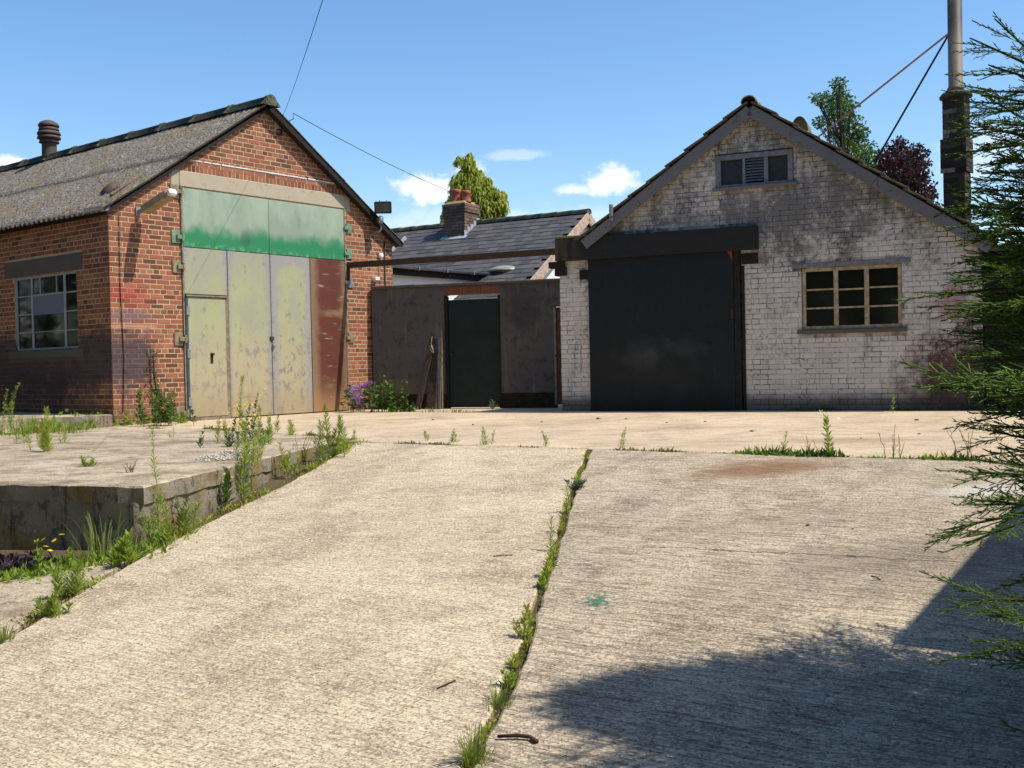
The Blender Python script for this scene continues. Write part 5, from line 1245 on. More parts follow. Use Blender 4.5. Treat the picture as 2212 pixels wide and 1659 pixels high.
def conifer(name, label, base, H, Rf, nlimb, seed, custom=(), per=11, az_rng=None, group=None):
    rng = np.random.default_rng(seed); root = thing(name, label, 'tree', base, 0, group); base = np.array(base, float)
    B().tube([(0, 0, -.1), (.02, 0, H * .5), (0, 0, H * .97)], [.09, .055, .01], 10).go('trunk', BARK, root, True)
    items = []; lb = B()
    limbs = []
    for k in range(nlimb):
        h = H * (.03 + .93 * (k + rng.uniform(0, 1)) / nlimb); az = rng.uniform(0, 2 * math.pi) if rng.uniform() < (.30 if h < H * .4 else .08) else rad(rng.uniform(115, 285))
        R = Rf(h / H) * rng.uniform(.72, 1.06); rise = rng.uniform(.10, .42) * R - (.25 * R if h < H * .25 else 0)
        tip = np.array([R * math.cos(az), R * math.sin(az), h + rise]); limbs.append((np.array([0, 0, h - .1]), tip, 1.0))
    for tip, bs, sc in custom: limbs.append((np.array(bs) - base, np.array(tip) - base, sc))
    for a, tip, sc in limbs:
        midp = (a + tip) / 2 + np.array([0, 0, -.05 * np.linalg.norm(tip - a)]); pts = [a, midp, tip]
        lb.tube(pts, [.008, .005, .002], 5)
        Ld = np.linalg.norm(tip - a); dr = unit(tip - midp); n = int(per * max(.5, Ld / 1.2)) if sc == 1.0 else max(6, int(Ld / .075))
        for j in range(n):
            t = .22 + .78 * (j + rng.uniform(0, .8)) / n if sc == 1.0 else .02 + .9 * j / n
            p = a * (1 - t) ** 2 + 2 * midp * t * (1 - t) + tip * t * t if False else (a + (midp - a) * 2 * t if t < .5 else midp + (tip - midp) * (2 * t - 1))
            sgn = 1 if j % 2 else -1; up = unit(np.array([0, 0, 1.]) + rng.normal(0, .35, 3)); sdv = unit(np.cross(dr, [0, 0, 1.]))
            ang = rad(rng.uniform(15, 48)) * sgn; d = dr * math.cos(ang) + sdv * math.sin(ang) + np.array([0, 0, rng.normal(.02, .22)])
            items.append((p, d, up, rng.uniform(.7, 1.15) * (1 if sc == 1.0 else sc - .72)))
        items.append((tip - dr * .12, dr, unit(np.array([0, 0, 1.]) + rng.normal(0, .25, 3)), 1.0 if sc == 1.0 else sc - .65))
    tag(lb.go('branch', TWIG, root, True), kind='stuff')
    V, F = place_fronds(items, rng); mk_np('crown', V, F, CONLEAF, root); return root, len(F)
def px3(u, v, D): return at_d(u, v, D)
cus = []
for (u0, v0), (u1, v1), D_ in [((2118, 40), (2330, 230), 3.0), ((2065, 82), (2320, 175), 2.9), ((2105, 140), (2330, 190), 3.0), ((2095, 205), (2330, 330), 3.2), ((2062, 265), (2320, 300), 3.0), ((2050, 330), (2320, 250), 3.1), ((2090, 375), (2330, 330), 3.1),
                             ((1975, 640), (2300, 560), 2.9), ((2030, 612), (2310, 520), 2.9), ((2010, 668), (2310, 640), 3.0), ((2055, 560), (2320, 520), 3.1), ((2060, 500), (2320, 470), 3.0), ((2030, 445), (2320, 420), 3.2), ((2040, 720), (2320, 680), 3.0), ((2070, 660), (2320, 600), 2.8), ((2090, 770), (2320, 740), 2.9),
                             ((2085, 1020), (2320, 1000), 2.6), ((2010, 1145), (2320, 1030), 2.6), ((2055, 1175), (2320, 1020), 2.2), ((2075, 1090), (2320, 1050), 2.7), ((2050, 1295), (2320, 1260), 2.5), ((2120, 1330), (2320, 1330), 2.4), ((2130, 1390), (2330, 1400), 2.4), ((2100, 1080), (2330, 1080), 2.6), ((2110, 920), (2330, 900), 2.9), ((2095, 860), (2330, 830), 3.0)]:
    cus.append((px3(u0 + 30, v0, D_), px3(u1 + 60, v1, D_ + .15), 1.27))
crng = np.random.default_rng(3)
for v_ in list(range(190, 800, 16)) + [860, 900, 940]:
    D_ = crng.uniform(2.9, 3.7); u_ = crng.uniform(2085, 2165); cus.append((px3(u_, v_ + crng.uniform(-12, 12), D_), px3(2420, v_ - crng.uniform(-20, 70), D_ + .2), 1.27))
near = [(px3(2030, 838, 1.45), px3(2380, 800, 1.5), 1.15), (px3(2135, 858, 1.4), px3(2380, 812, 1.5), 1.12), (px3(2180, 785, 1.42), px3(2380, 830, 1.5), 1.12)]
T1 = (2.62, 3.45); T2 = (2.45, 2.85)
prof = lambda h: min(1.0, 1.38 * (1 - h)) * (.45 + .55 * min(1, h * 3.0))
t1, n1 = conifer('conifer_tree', 'feathery green conifer overhanging the ramp beside the garage', (T1[0], T1[1], gz(*T1)), 3.6, prof, 420, 31, cus, 14)
t2, n2 = conifer('conifer_tree', 'bushy green conifer with one bright near spray over the ramp edge', (T2[0], T2[1], gz(*T2)), 2.8, lambda h: min(.85, 1.2 * (1 - h)), 190, 32, near, 12)
print('conifer faces', n1, n2)

# ------------------------------------------------------------------ weeds
class Plant:
    def __init__(s, seed): s.r = np.random.default_rng(seed); s.st = B(); s.lv = []; s.fl = []
    def leaves(s, P, D, L, W, fold=.25): s.lv.append(leaf_cloud(np.array(P), np.array(D), np.array(L), np.array(W), s.r, fold))
    def stem(s, p, h, lean=.1, r=.0035, n=6, curve=0.0):
        a = s.r.uniform(0, 6.28); d = np.array([math.cos(a), math.sin(a), 0]) * lean * h; p = np.array(p, float)
        pts = [p + d * (t ** 1.5) + np.array([0, 0, h * t]) + (d * curve * t ** 3) - np.array([0, 0, h * curve * .4 * t ** 4]) + s.r.normal(0, .004, 3) * (t > 0) for t in np.linspace(0, 1, n)]
        s.st.tube(pts, [r * (1 - .6 * t) for t in np.linspace(0, 1, n)], 5); return np.array(pts)
    def along(s, pts, t):
        k = t * (len(pts) - 1); i = np.minimum(k.astype(int), len(pts) - 2); f = (k - i)[:, None]; return pts[i] * (1 - f) + pts[i + 1] * f
    def flowers(s, C, rad_, n=7):                           # small daisy-like discs
        V, F = [], []
        for c in C:
            nr = unit(np.array([0, 0, 1.]) + s.r.normal(0, .4, 3)); a = unit(np.cross(nr, [1, .2, 0])); b = np.cross(nr, a); o = len(V); V.append(c + nr * rad_ * .25)
            for k in range(2 * n): rr = rad_ * (1 if k % 2 else .55); V.append(c + (a * math.cos(k * math.pi / n) + b * math.sin(k * math.pi / n)) * rr)
            F += [(o, o + 1 + k, o + 1 + (k + 1) % (2 * n)) for k in range(2 * n)]
        s.fl.append((np.array(V), np.array(F)))
    def build(s, name, label, loc, lm, fm=None, group=None, cat='plant', sm=None):
        root = thing(name, label, cat, loc, 0, group)
        if s.st.V: tag(s.st.go('stem', sm or STEM, root), kind='stuff')
        for nm, lst, mt in (('foliage', s.lv, lm), ('flower', s.fl, fm)):
            if lst:
                V, F, o = [], [], 0
                for v, f in lst: V.append(v); F.append(f + o); o += len(v)
                o_ = mk_np(nm, np.concatenate(V), np.concatenate(F), mt, root)
                if nm == 'flower': o_['kind'] = 'stuff'
        return root
def spire(pl, p, h, n, ll=.06, lw=.008, lean=.1, curve=0.0, t0=.05, up=.7):
    pts = pl.stem(p, h, lean, .0035, 7, curve); t = np.sort(pl.r.uniform(t0, 1, n)); P = pl.along(pts, t); a = np.arange(n) * 2.4 + pl.r.uniform(0, .5, n)
    D = np.stack([np.cos(a), np.sin(a), np.full(n, up) + .6 * t + pl.r.normal(0, .2, n)], 1); pl.leaves(P, D, ll * (1.15 - .6 * t) * pl.r.uniform(.7, 1.2, n), lw * pl.r.uniform(.8, 1.2, n)); return pts
def blades(pl, p, n, h, sp, w=.006, out=.5):
    p = np.array(p, float)
    V, F = [], []
    for k in range(n):
        a = pl.r.uniform(0, 6.28); hh = h * pl.r.uniform(.45, 1.1); o = pl.r.uniform(.1, out) * hh; d = np.array([math.cos(a), math.sin(a), 0]); s = np.array([-d[1], d[0], 0]) * w * pl.r.uniform(.6, 1.2); b = p + d * pl.r.uniform(0, sp); i = len(V)
        for t in (0, .35, .7, 1.0):
            c = b + d * o * t ** 2 + np.array([0, 0, hh * (t - .18 * t ** 3)]); wd = (1 - t) ** .6
            V += [c - s * wd * .5, c + s * wd * .5]
        F += [(i + 2 * j, i + 2 * j + 1, i + 2 * j + 3) for j in range(3)] + [(i + 2 * j, i + 2 * j + 3, i + 2 * j + 2) for j in range(3)]
    pl.lv.append((np.array(V), np.array(F)))
def size_at(p, px): return px / FPX * (np.array(p) - CO) @ CF
SEED = [100]
def nxt(): SEED[0] += 1; return SEED[0]
def ground_at(u, v, kind): return at_z(u, v, 0.0) if kind == 'p' else ramp_pt(u, v)
def weed(u, v, hpx, kind, n, label, mat=WEED, stems=1, ll=.06, lw=.008, lean=.12, spread=.05, group=None, name='fleabane_weed', curve=0.0, fl=None, t0=.05, tall=None):
    g = ground_at(u, v, kind); h = size_at(g, hpx); pl = Plant(nxt())
    for k in range(stems):
        o = pl.r.normal(0, spread, 2) if k else (0, 0); hh = h * (1 if k == 0 else pl.r.uniform(.45, .85)); pts = spire(pl, (o[0], o[1], -.02), hh + .02, int(n * hh / h), ll, lw, lean, curve, t0)
        if fl: C = pts[-1] + pl.r.normal(0, 1, (fl[1], 3)) * np.array([.045, .045, .03]); pl.flowers(C, fl[2])
    return pl.build(name, label, g, mat, fl[0] if fl else None, group)
# on and beside the platform
weed(22, 938, 135, 'p', 90, 'tall curved-tip fleabane weed by the plinth of the workshop side wall', WEED, 2, .075, .010, .15, .10, curve=.5)
weed(5, 935, 92, 'p', 60, 'leafy fleabane weed tight against the plinth, beside the curved-tip one', WEED, 3, .07, .010, .15, .12)
weed(103, 975, 100, 'p', 150, 'dense yellow green weed tuft alone on the platform slab', WEEDY, 5, .09, .007, .18, .05, curve=.2)
weed(82, 962, 50, 'p', 40, 'thin reddish weed beside the dense yellow green tuft', DRYST, 2, .05, .006)
weed(52, 958, 62, 'p', 60, 'slim green weed between the curved-tip weed and the dense tuft', WEED, 3, .07, .009, .15, .08)
weed(140, 955, 40, 'p', 40, 'short green weed near the ground ivy of the plinth', WEEDY, 3, .06, .008, .2, .08)
weed(535, 1000, 85, 'p', 80, 'bright green weed on the platform lip beside the chippings', WEEDY, 4, .08, .010, .15, .08)
weed(580, 960, 58, 'p', 50, 'leafy green weed at the yard side of the ragwort clump', WEED, 4, .07, .010, .2, .09)
weed(66, 972, 22, 'p', 20, 'tiny green weed shoot on the platform slab crack', WEEDY, 1, .05, .006)
for i, (u, v, h, lb_) in enumerate([(515, 955, 145, 'tallest fleabane weed among the yellow ragwort on the platform'), (556, 950, 78, 'short leafy weed at the back of the ragwort clump'), (470, 958, 58, 'low leafy weed at the workshop side of the ragwort clump'), (598, 935, 35, 'small weed in the yard joint before the olive door leaf'), (628, 940, 30, 'tiny weed in the yard joint before the grey door leaf'), (565, 970, 55, 'weed on the platform lip behind the ragwort')]):
    weed(u, v, h, 'p', int(40 + h * .6), lb_, WEEDY if i % 2 == 0 else WEED, 2 if i else 1, .07, .009, .12, .08)
for i, (u, v, h, lb_) in enumerate([(530, 958, 82, 'flowering yellow ragwort nearest the chippings heap'), (548, 945, 95, 'flowering yellow ragwort before the tall sprayed door'), (500, 965, 60, 'low yellow ragwort beside the tallest fleabane')]):
    weed(u, v, h, 'p', 55, lb_, GREYLEAF, 4, .06, .016, .2, .10, name='ragwort', fl=(YELLOW, 9, .015))
weed(527, 1078, 165, 'r', 95, 'tall bright weed growing against the platform retaining wall', WEED, 2, .085, .012, .06, .05)
weed(490, 1085, 70, 'r', 50, 'yellow flowered weed at the foot of the platform wall', WEEDD, 3, .07, .012, .15, .06, fl=(YELLOW, 4, .011), name='ragwort')
weed(622, 1020, 62, 'r', 60, 'leaning leafy weed where the platform wall gets low', WEEDY, 4, .07, .010, .3, .06)
weed(545, 1062, 90, 'r', 40, 'dark dry weed stalk against the platform retaining wall', WEEDD, 2, .05, .008, .08, .06, name='dry_stalk')
weed(713, 985, 112, 'r', 150, 'tall bright fleabane clump at the top corner of the ramp', WEED, 5, .08, .010, .16, .09)
weed(735, 980, 52, 'r', 60, 'spreading yellow green weed beside the ramp corner clump', WEEDY, 4, .07, .009, .3, .09)
weed(690, 985, 75, 'r', 55, 'slim weed on the platform side of the ramp corner clump', WEED, 2, .07, .009, .1, .05)
weed(765, 948, 22, 'p', 25, 'small weed at the joint just past the ramp corner', WEEDY, 2, .05, .007)
weed(655, 988, 60, 'r', 10, 'bare red dead stalks beside the ramp corner weeds', DRYST, 7, .03, .004, .35, .05, name='dead_stalk')
weed(342, 1163, 235, 'r', 130, 'very tall pale feathery weed at the platform wall corner', WEEDY, 1, .07, .006, .03, .03)
weed(362, 1160, 85, 'r', 80, 'bushy weed at the foot of the platform wall corner', WEED, 5, .08, .009, .25, .08)
weed(395, 1140, 75, 'r', 50, 'thin dark weed along the platform wall past the corner', WEEDD, 3, .06, .009, .3, .1)
weed(340, 1172, 60, 'r', 60, 'low bright leafy weed below the platform corner', WEED, 5, .07, .012, .5, .06)
weed(268, 1215, 62, 'r', 80, 'bright green leafy weed at the apron slab corner', WEED, 4, .08, .013, .25, .05)
weed(152, 1285, 70, 'r', 90, 'feathery weed clump in the joint beside the apron slab', WEED, 5, .08, .007, .3, .06)
weed(105, 1330, 48, 'r', 70, 'low green weed clump farther down the apron joint', WEED, 5, .06, .009, .4, .05)
weed(133, 1150, 40, 'p', 20, 'small weed', WEED, 1) if False else None
weed(190, 1008, 20, 'p', 35, 'small dark green rosette weed alone on the platform', WEED, 4, .05, .012, .6, .02, name='rosette_weed')
weed(283, 1020, 26, 'p', 22, 'small reddish dead weed on the platform near its corner', DRYST, 5, .03, .005, .5, .02, name='dead_stalk')
weed(375, 945, 20, 'p', 25, 'tiny weed on the platform joint before the wicket door', WEEDY, 2, .04, .006)
for u, v, n_, h, sp, mt, lb_ in [(225, 1200, 60, 120, .22, GRASS, 'tall loose grass against the platform front wall'), (8, 1383, 50, 55, .06, GRASS, 'grass tuft at the lower end of the apron joint'), (285, 1195, 60, 45, .12, GRASS, 'flattened grass tuft at the platform corner foot'), (380, 1115, 40, 35, .12, GRASS, 'short grass along the platform wall past its corner'),
                                 (1022, 1642, 90, 95, .05, GRASS, 'upright dry grass tuft in the central joint by the twig'), (1035, 1640, 110, 38, .06, WEED, 'bright green grass clump below the dry tuft in the central joint'), (1075, 1520, 90, 50, .07, GRASS, 'grass clump in the central joint above the dry tuft')]:
    g = ground_at(u, v, 'r'); pl = Plant(nxt()); blades(pl, (0, 0, -.01), n_, size_at(g, h), sp, .006, .7); pl.build('grass_tuft', lb_, g, mt, None, None)
g = ground_at(105, 1222, 'r'); pl = Plant(nxt())
for k in range(6): o = pl.r.normal(0, .07, 2); pts = spire(pl, (o[0], o[1], 0), pl.r.uniform(.08, .17), 16, .05, .022, .3)
pl.flowers(np.array([[-.03, 0, .17], [.03, .02, .16], [.0, -.03, .13], [.09, 0, .20], [.015, .0, .10]]), .022); pl.build('yellow_flower', 'yellow flowered plant below the platform front wall', g, WEED, YELLOW)
g = ground_at(48, 1225, 'r'); pl = Plant(nxt()); P = pl.r.normal(0, 1, (160, 3)) * [.11, .08, .03]; P[:, 2] = np.abs(P[:, 2]); pl.leaves(P, pl.r.normal(0, 1, (160, 3)) * [1, 1, .4] + [0, 0, .3], np.full(160, .06), np.full(160, .045)); pl.build('purple_groundcover', 'dark purple leafy plant below the platform front wall', g, PURLEAF)
# against the workshop
g = at_z(345, 920); pl = Plant(nxt())
for k in range(26):
    o = pl.r.normal(0, 1, 2) * [.16, .12]; spire(pl, (o[0], o[1], 0), pl.r.uniform(.2, .62), 26, .085, .032, .18, 0, .15, .3)
pl.build('nettle_clump', 'leafy green nettle clump against the workshop corner by the wicket', g, WEEDD)
g = LW(-.55, -.07, 0); pl = Plant(nxt()); pts = pl.stem((0, 0, 0), 1.05, .06, .022, 8)
for k in range(9): t = pl.r.uniform(.4, 1); c = pl.along(pts, np.array([t]))[0]; pl.st.tube([c, c + pl.r.normal(0, .06, 3) * [1, .3, 1], c + pl.r.normal(0, .10, 3) * [1, .3, 1] + [0, -.02, .06]], [.008, .006, .003], 5)
P = pl.along(pts, pl.r.uniform(.3, 1, 40)) + pl.r.normal(0, .05, (40, 3)); pl.leaves(P, pl.r.normal(0, 1, (40, 3)), np.full(40, .07), np.full(40, .025)); pl.build('dead_shrub', 'dark dead shrub stem standing against the sooty workshop corner', g, WEEDD, sm=BARK)
for u, v, n_, lb_ in [(265, 918, 150, 'trailing leafy ground ivy at the workshop corner'), (170, 922, 170, 'trailing leafy ground ivy along the plinth')]:
    g = at_z(u, v); pl = Plant(nxt()); P = np.stack([pl.r.normal(0, .30, n_), pl.r.normal(0, .10, n_), np.abs(pl.r.normal(0, .07, n_))], 1); pl.leaves(P, pl.r.normal(0, 1, (n_, 3)) + [0, -.4, .5], np.full(n_, .075), np.full(n_, .06)); pl.build('ground_ivy', lb_, g, WEED)
g = at_z(60, 938); pl = Plant(nxt()); blades(pl, (0, 0, 0), 130, .32, .45, .008, .6); blades(pl, (.5, .1, 0), 80, .26, .3, .008, .6); pl.build('grass_tuft', 'long grass strip in front of the workshop plinth', g, GRASS)
weed(395, 914, 24, 'p', 40, 'small leafy weed at the foot of the wicket door', WEED, 5, .08, .02, .4, .04)
# buddleia and climber at the pier
g = at_z(772, 890); pl = Plant(nxt())
for k in range(17):
    o = pl.r.normal(0, 1, 2) * [.25, .12]; hh = pl.r.uniform(.2, .55); pts = pl.stem((o[0], o[1], 0), hh, .35, .005, 6); n_ = 16; t = pl.r.uniform(.25, 1, n_); pl.leaves(pl.along(pts, t), pl.r.normal(0, 1, (n_, 3)) * [1, 1, .4] + [0, -.2, .15], pl.r.uniform(.08, .15, n_), np.full(n_, .035))
pts = pl.stem((-.1, -.05, 0), .62, .55, .005, 7)
fc = []
for c, ax_, L_, R_ in (((.02, -.30, .46), (.05, 0, -.32), .30, .12), ((.12, -.3, .46), (.18, 0, .06), .12, .05)):
    for k in range(260): t = pl.r.uniform(0, 1); a = pl.r.uniform(0, 6.28); rr = R_ * (1 - t) ** .7 * pl.r.uniform(.6, 1); fc.append(np.array(c) + np.array(ax_) * t + [rr * math.cos(a), rr * math.sin(a), rr * math.sin(a * 1.7) * .5])
fc = np.array(fc); pl.fl.append(leaf_cloud(fc, pl.r.normal(0, 1, (len(fc), 3)), np.full(len(fc), .028), np.full(len(fc), .022), pl.r)); pl.build('buddleia_bush', 'buddleia bush with one purple flower spike by the workshop pier', g, GREYLEAF, PURPLE)
g = at_z(838, 890); pl = Plant(nxt())
for k in range(20):
    o = pl.r.normal(0, 1, 2) * [.13, .08]; hh = pl.r.uniform(.2, .68); pts = pl.stem((o[0], o[1], 0), hh, .12, .005, 6); n_ = 20; t = pl.r.uniform(.1, 1, n_); pl.leaves(pl.along(pts, t) + pl.r.normal(0, .02, (n_, 3)), pl.r.normal(0, 1, (n_, 3)) + [0, -.3, 0], pl.r.uniform(.06, .10, n_), np.full(n_, .05))
for k in range(70): pass
P = np.stack([pl.r.uniform(.0, .5, 120), pl.r.normal(-.05, .08, 120), np.abs(pl.r.normal(0, .07, 120))], 1); pl.leaves(P, pl.r.normal(0, 1, (120, 3)) + [0, 0, .3], np.full(120, .06), np.full(120, .045)); pl.build('climbing_shrub', 'broad leaved green shrub at the meeting of pier and rendered wall', g, WEEDD)
weed(1066, 884, 20, 'p', 18, 'single pale leafed weed before the dark wall door', GREYLEAF, 2, .10, .035, .4, .02, name='leafy_weed')
for u, v, w_, lb_ in [(930, 889, .45, 'short grass patch on the ledge under the leaning planks'), (985, 890, .35, 'short grass patch on the ledge before the dark door')]:
    g = at_z(u, v); pl = Plant(nxt()); blades(pl, (0, 0, 0), 90, .09, w_, .007, .8); pl.build('grass_tuft', lb_, g, GRASS)
weed(1928, 893, 48, 'p', 26, 'lone fleabane weed at the foot of the painted wall below the window', WEED, 1, .06, .012, .1)
# yard joint
for i, (u, v, h, s, lb_) in enumerate([(978, 956, 30, 3, 'three-stemmed weed in the yard joint before the dark wall door'), (1052, 960, 36, 4, 'forked weed in the yard joint before the brown door'), (1181, 964, 30, 2, 'small weed in the yard joint before the garage pier'), (1344, 968, 42, 2, 'upright weed with low grass in the yard joint before the black door'), (918, 952, 20, 2, 'pale tiny weed in the yard joint near the workshop pier'), (1690, 980, 46, 2, 'spindly weed in the yard joint near the white flowered one')]):
    weed(u, v, h, 'p', 34, lb_, WEEDY if i % 2 else WEED, s, .05, .007, .25, .03)
weed(1790, 984, 88, 'p', 62, 'leafy willowherb with a white flower in the yard joint', WEED, 1, .075, .020, .05, .02, name='willowherb', fl=(WHITEPET, 3, .016))
for u, v, h, lb_ in [(1930, 988, 72, 'dead branching stalks in the yard joint below the cream window'), (2092, 992, 90, 'thin dead stalks in the yard joint nearest the conifer'), (1750, 983, 40, 'thin red dead stalks beside the willowherb'), (2170, 990, 60, 'reddish dead stalks in the yard joint under the conifer')]:
    weed(u, v, h, 'p', 12, lb_, DRYST, 6, .03, .004, .4, .05, name='dead_stalk')
# central joint
for i, (u, v, h, s, lb_) in enumerate([(1222, 1105, 62, 4, 'tall bright weed in the central joint, uppermost of the row'), (1210, 1150, 55, 3, 'bright weed in the central joint just below the uppermost one'), (1188, 1190, 70, 3, 'spiky upright weed midway down the central joint'), (1180, 1245, 58, 4, 'leafy weed below the spiky one in the central joint'), (1170, 1265, 30, 6, 'bushy low weed halfway down the central joint'), (1140, 1345, 40, 5, 'bright low weed level with the green paint patch'), (1130, 1375, 48, 6, 'broad bright weed just below the green paint patch level'), (1095, 1480, 30, 7, 'dark leafy weed low in the central joint'), (1112, 1440, 26, 5, 'small tufty weed above the dark leafy one in the central joint')]):
    weed(u, v, h, 'r', 42, lb_, (WEEDY, WEEDY, WEED, WEEDY, WEED)[i % 5], max(1, s // 2), .045, .008, .2, .016)
weed(1242, 1057, 20, 'r', 26, 'grey star-shaped rosette weed near the top of the central joint', GREYLEAF, 5, .07, .014, 1.2, .02, name='rosette_weed')

# growth in the joints that nobody could count
def joint_growth(name, label, path, n, w_, hmax, mat, zf, seed, dens=None):
    rng = np.random.default_rng(seed); path = np.array([p[:2] for p in path]); seg = np.linalg.norm(np.diff(path, axis=0), axis=1); cum = np.r_[0, np.cumsum(seg)]
    s = rng.uniform(0, cum[-1], n); cl = np.array([math.sin(x * 5.1 + seed) + math.sin(x * 12.7 + 2 * seed) * .7 + math.sin(x * 2.3) * .6 for x in s]); keep = rng.uniform(-1.6, 1.6, n) < cl + (0 if dens is None else .85); s = s[keep]; cl = cl[keep]; n = len(s)
    i = np.clip(np.searchsorted(cum, s) - 1, 0, len(seg) - 1); f = ((s - cum[i]) / seg[i])[:, None]; P2 = path[i] * (1 - f) + path[i + 1] * f + rng.normal(0, w_, (n, 2))
    P = np.array([(p[0], p[1], zf(p[0], p[1]) - .022 + rng.uniform(0, .012)) for p in P2]); D = rng.normal(0, .7, (n, 3)) + [0, 0, .9]; D[:, 2] = np.abs(D[:, 2])
    V, F = leaf_cloud(P, D, hmax * rng.uniform(.3, 1, n) * np.clip(.45 + .5 * cl, .18, 1.6) * rng.uniform(.4, 1.25, n), hmax * .22 * rng.uniform(.6, 1.3, n), rng)
    tag(mk_np(name, V, F, mat), label, kind='stuff')
z0f = lambda x, y: 0.0
joint_growth('joint_moss', 'moss and seedlings filling the central ramp joint', cj[:8], 7500, .012, .030, MOSS, gz, 1, 1)
joint_growth('joint_weeds', 'low green weeds filling the central ramp joint', cj[:8], 2200, .012, .05, WEEDY, gz, 2)
yl = [st(-.0, t) for t in np.linspace(tl_, 9, 20)]
joint_growth('yard_joint_moss', 'moss line in the joint between yard and ramp', yl, 9000, .016, .05, MOSS, gz, 3, 1)
yl2 = [st(-.0, t) for t in np.linspace(1.2, 6, 20)]
joint_growth('yard_joint_weeds', 'low leafy weeds in the yard joint beside the ribbed slab', yl2, 3600, .03, .09, WEEDD, gz, 4, 1)
joint_growth('yard_joint_green', 'bright low weeds in the yard joint beside the ribbed slab', yl2, 2800, .028, .09, WEED, gz, 5, 1)
joint_growth('ramp_edge_moss', 'moss and low weeds along the platform edge of the ramp', [p + np.array([-.05, 0]) for p in lj[:7]], 9000, .05, .045, MOSS, gz, 6)
joint_growth('ramp_edge_weeds', 'low green weeds along the platform edge of the ramp', [p + np.array([-.05, 0]) for p in lj[:7]], 3600, .06, .06, WEEDY, gz, 7)
joint_growth('platform_foot_weeds', 'low weeds at the foot of the platform front wall', [flp[0] + np.array([-.1, .14]), flp[1] + np.array([0, .14]), flp[2] + np.array([0, .12]), flp[3] + np.array([0, .1])], 5200, .10, .10, WEED, gz, 8)
joint_growth('platform_joint_moss', 'moss line in the joint between platform and yard', yj, 6000, .02, .06, MOSS, z0f, 9, 1)
joint_growth('garage_foot_weeds', 'dark low weeds along the foot of the painted garage wall', [WW(3.2, -.05, 0), WW(6.3, -.05, 0), WW(8, -.05, 0)], 2600, .05, .10, WEEDD, z0f, 10)
joint_growth('plinth_foot_weeds', 'low green weeds along the foot of the workshop plinth', [at_z(240, 917), at_z(120, 931), at_z(0, 940), at_z(-100, 944)], 9000, .11, .22, WEED, z0f, 12, 1)

# ------------------------------------------------------------------ small litter
def clod_mesh(seed, r):
    rng = np.random.default_rng(seed); V = []; F = []
    for i in range(4):
        for k in range(7): t = 2 * math.pi * k / 7; ph = math.pi * (i + .5) / 8; V.append((r * math.cos(t) * math.sin(ph + .35) * rng.uniform(.75, 1.2), r * math.sin(t) * math.sin(ph + .35) * rng.uniform(.75, 1.2), r * .55 * math.cos(ph + .35) * rng.uniform(.8, 1.2)))
    V.append((0, 0, r * .58))
    for i in range(3):
        for k in range(7): F.append((i * 7 + k, (i + 1) * 7 + k, (i + 1) * 7 + (k + 1) % 7, i * 7 + (k + 1) % 7))
    F += [(28, k, (k + 1) % 7) for k in range(7)]; return V, F
for i, (u, v, r, k) in enumerate([(1292, 905, .035, 'p'), (1624, 932, .025, 'p'), (1985, 938, .02, 'p'), (1352, 905, .02, 'p'), (1523, 911, .02, 'p'), (1170, 912, .02, 'p'), (1022, 918, .02, 'p'), (935, 907, .022, 'p'), (1440, 913, .016, 'p'), (1860, 947, .014, 'p'), (1745, 1135, .013, 'r'), (1842, 1143, .010, 'r'), (1980, 908, .03, 'p')]):
    V, F = clod_mesh(i, r); g = ground_at(u, v, k); o = mk('dirt_clod', V, F, CLOD, None, True); o.location = (g[0], g[1], g[2]); tag(o, 'small dark clod of dirt lying on the concrete', 'clod', 'dark clods scattered on the yard concrete')
g = ramp_pt(1075, 1598); g2 = ramp_pt(1160, 1607); gm = ramp_pt(1120, 1597)
o = B().tube([g + [0, 0, .012], gm + [0, 0, .014], ramp_pt(1145, 1599) + [0, 0, .012], g2 + [0, 0, .008]], [.006, .0075, .007, .009], 7).go('fallen_twig', STICK, None, True); tag(o, 'crooked brown twig lying by the grass in the central joint', 'twig')
for (u, v), (u1, v1), lb_ in (((1670, 1885 - 1000), (1740, 880), ''),): pass
for u, v, u1, v1, lb_ in [(1482, 2338, 1545, 2310, 'thin dry straw on the smooth ramp slab beside the joint'), (1672, 1888, 1738, 1884, 'short dark twig lying above the halfway joint weeds'), (2955, 1955, 2985, 1968, 'small dark twig on the ribbed slab near the straight shadow')]:
    a, b_ = ramp_pt(u / 1.5696, v / 1.5696), ramp_pt(u1 / 1.5696, v1 / 1.5696); o = B().tube([a + [0, 0, .004], (a + b_) / 2 + [.004, 0, .007], b_ + [0, 0, .004]], .003, 6).go('fallen_twig', STICK, None, True); tag(o, lb_, 'twig')
g = at_z(490, 988); V, F = [], []; rng = np.random.default_rng(8)
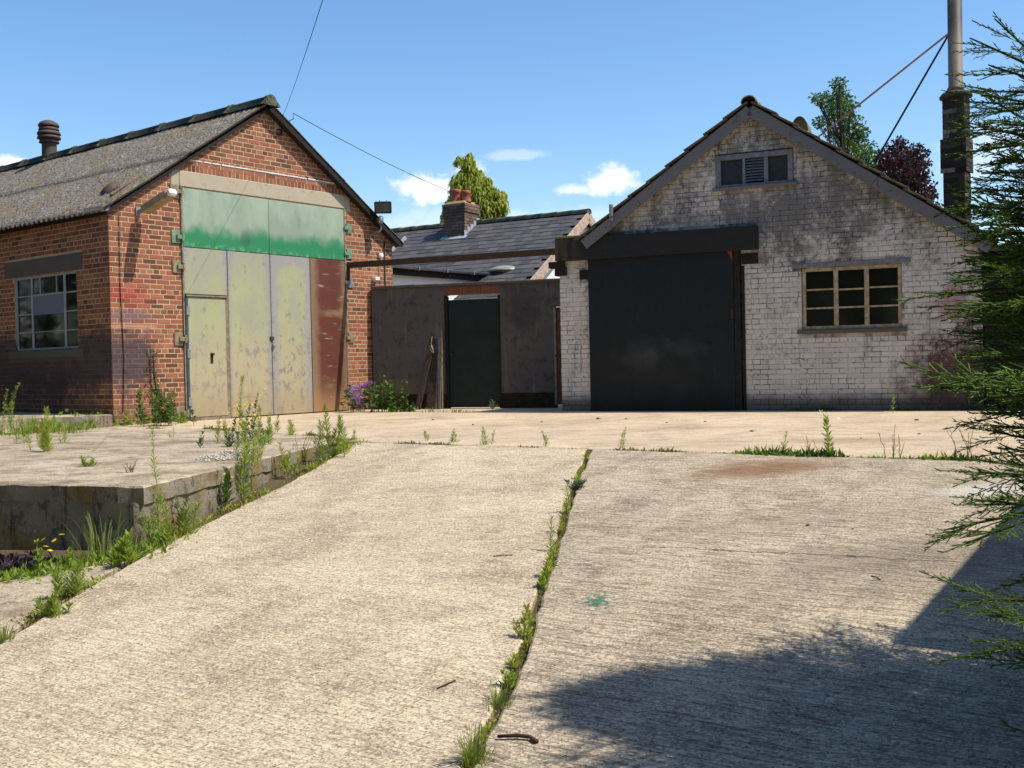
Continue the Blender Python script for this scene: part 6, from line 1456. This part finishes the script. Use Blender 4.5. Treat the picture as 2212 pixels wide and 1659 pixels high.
for k in range(240):
    a = rng.uniform(0, 6.28); rr = rng.uniform(0, 1) ** .6; c = np.array([rr * math.cos(a) * .26, rr * math.sin(a) * .40, .05 * (1 - rr) + rng.uniform(0, .012)]); s = rng.uniform(.008, .022); i = len(V)
    V += [c + s * q * rng.uniform(.6, 1.2, 3) for q in np.array([[1, 0, 0], [-1, 0, 0], [0, 1, 0], [0, -1, 0], [0, 0, .8], [0, 0, -.8]])]; F += [(i + p, i + q, i + t) for p, q, t in ((0, 2, 4), (2, 1, 4), (1, 3, 4), (3, 0, 4), (2, 0, 5), (1, 2, 5), (3, 1, 5), (0, 3, 5))]
o = mk('chippings_heap', V, F, GRAVEL); o.location = g; tag(o, 'low spill of pale stone chippings on the platform edge', 'chippings', kind='stuff')

# unseen belt of trees left and behind, added to darken the shade and side window
rng = np.random.default_rng(77); n = 72000
cen = [(-13.5, 1, 5.5, 3.0), (-14, 6, 6.5, 3.2), (-14.5, 11, 6.0, 3.2), (-15, 16.5, 6.5, 3.4), (-16, 22, 6.0, 3.4), (-11, -4, 6.0, 3.2), (-6.5, -7.5, 6.0, 3.2), (-1, -8.5, 6.5, 3.4), (4.5, -9.5, 6.0, 3.2), (10, -6, 5.5, 2.6), (-13, 8.5, 2.2, 2.4), (-13, 3, 2.2, 2.4), (-14, 14, 2.4, 2.6), (-8, -6, 2.2, 2.4), (-2, -7, 2.2, 2.4), (3, -8, 2.2, 2.4), (-12, -1.5, 2.0, 2.4), (-13.5, 18.5, 2.2, 2.6), (-13.8, 21.5, 2.4, 2.8), (-14.5, 25, 3.0, 3.4), (7.0, -2.5, 4.5, 3.2), (11.5, 3.0, 5.0, 3.4), (12.5, 9.0, 5.0, 3.0), (6.0, -6, 3.0, 3.0), (-1.0, -3.2, 6.2, 2.6), (2.2, -3.6, 6.4, 2.8), (7.0, -4.2, 6.2, 2.6), (8.2, 1.2, 5.4, 2.6), (-4, -3.5, 5.5, 2.6)]
idx = rng.integers(len(cen), size=n); C = np.array([c[:3] for c in cen])[idx]; Rr = np.array([c[3] for c in cen])[idx]
u_ = unit(rng.normal(size=(n, 3))); P = C + u_ * (Rr * rng.uniform(.3, 1.05, n) ** .5)[:, None]; P[:, 2] = np.maximum(P[:, 2], -.6)
V, F = leaf_cloud(P, u_ + rng.normal(0, .6, (n, 3)), rng.uniform(.22, .42, n), rng.uniform(.16, .28, n), rng)
tag(mk_np('shading_tree_belt', V, F, SHADEBELT_LEAF), 'unseen dense belt of green trees added to darken the yard shade', kind='stuff')
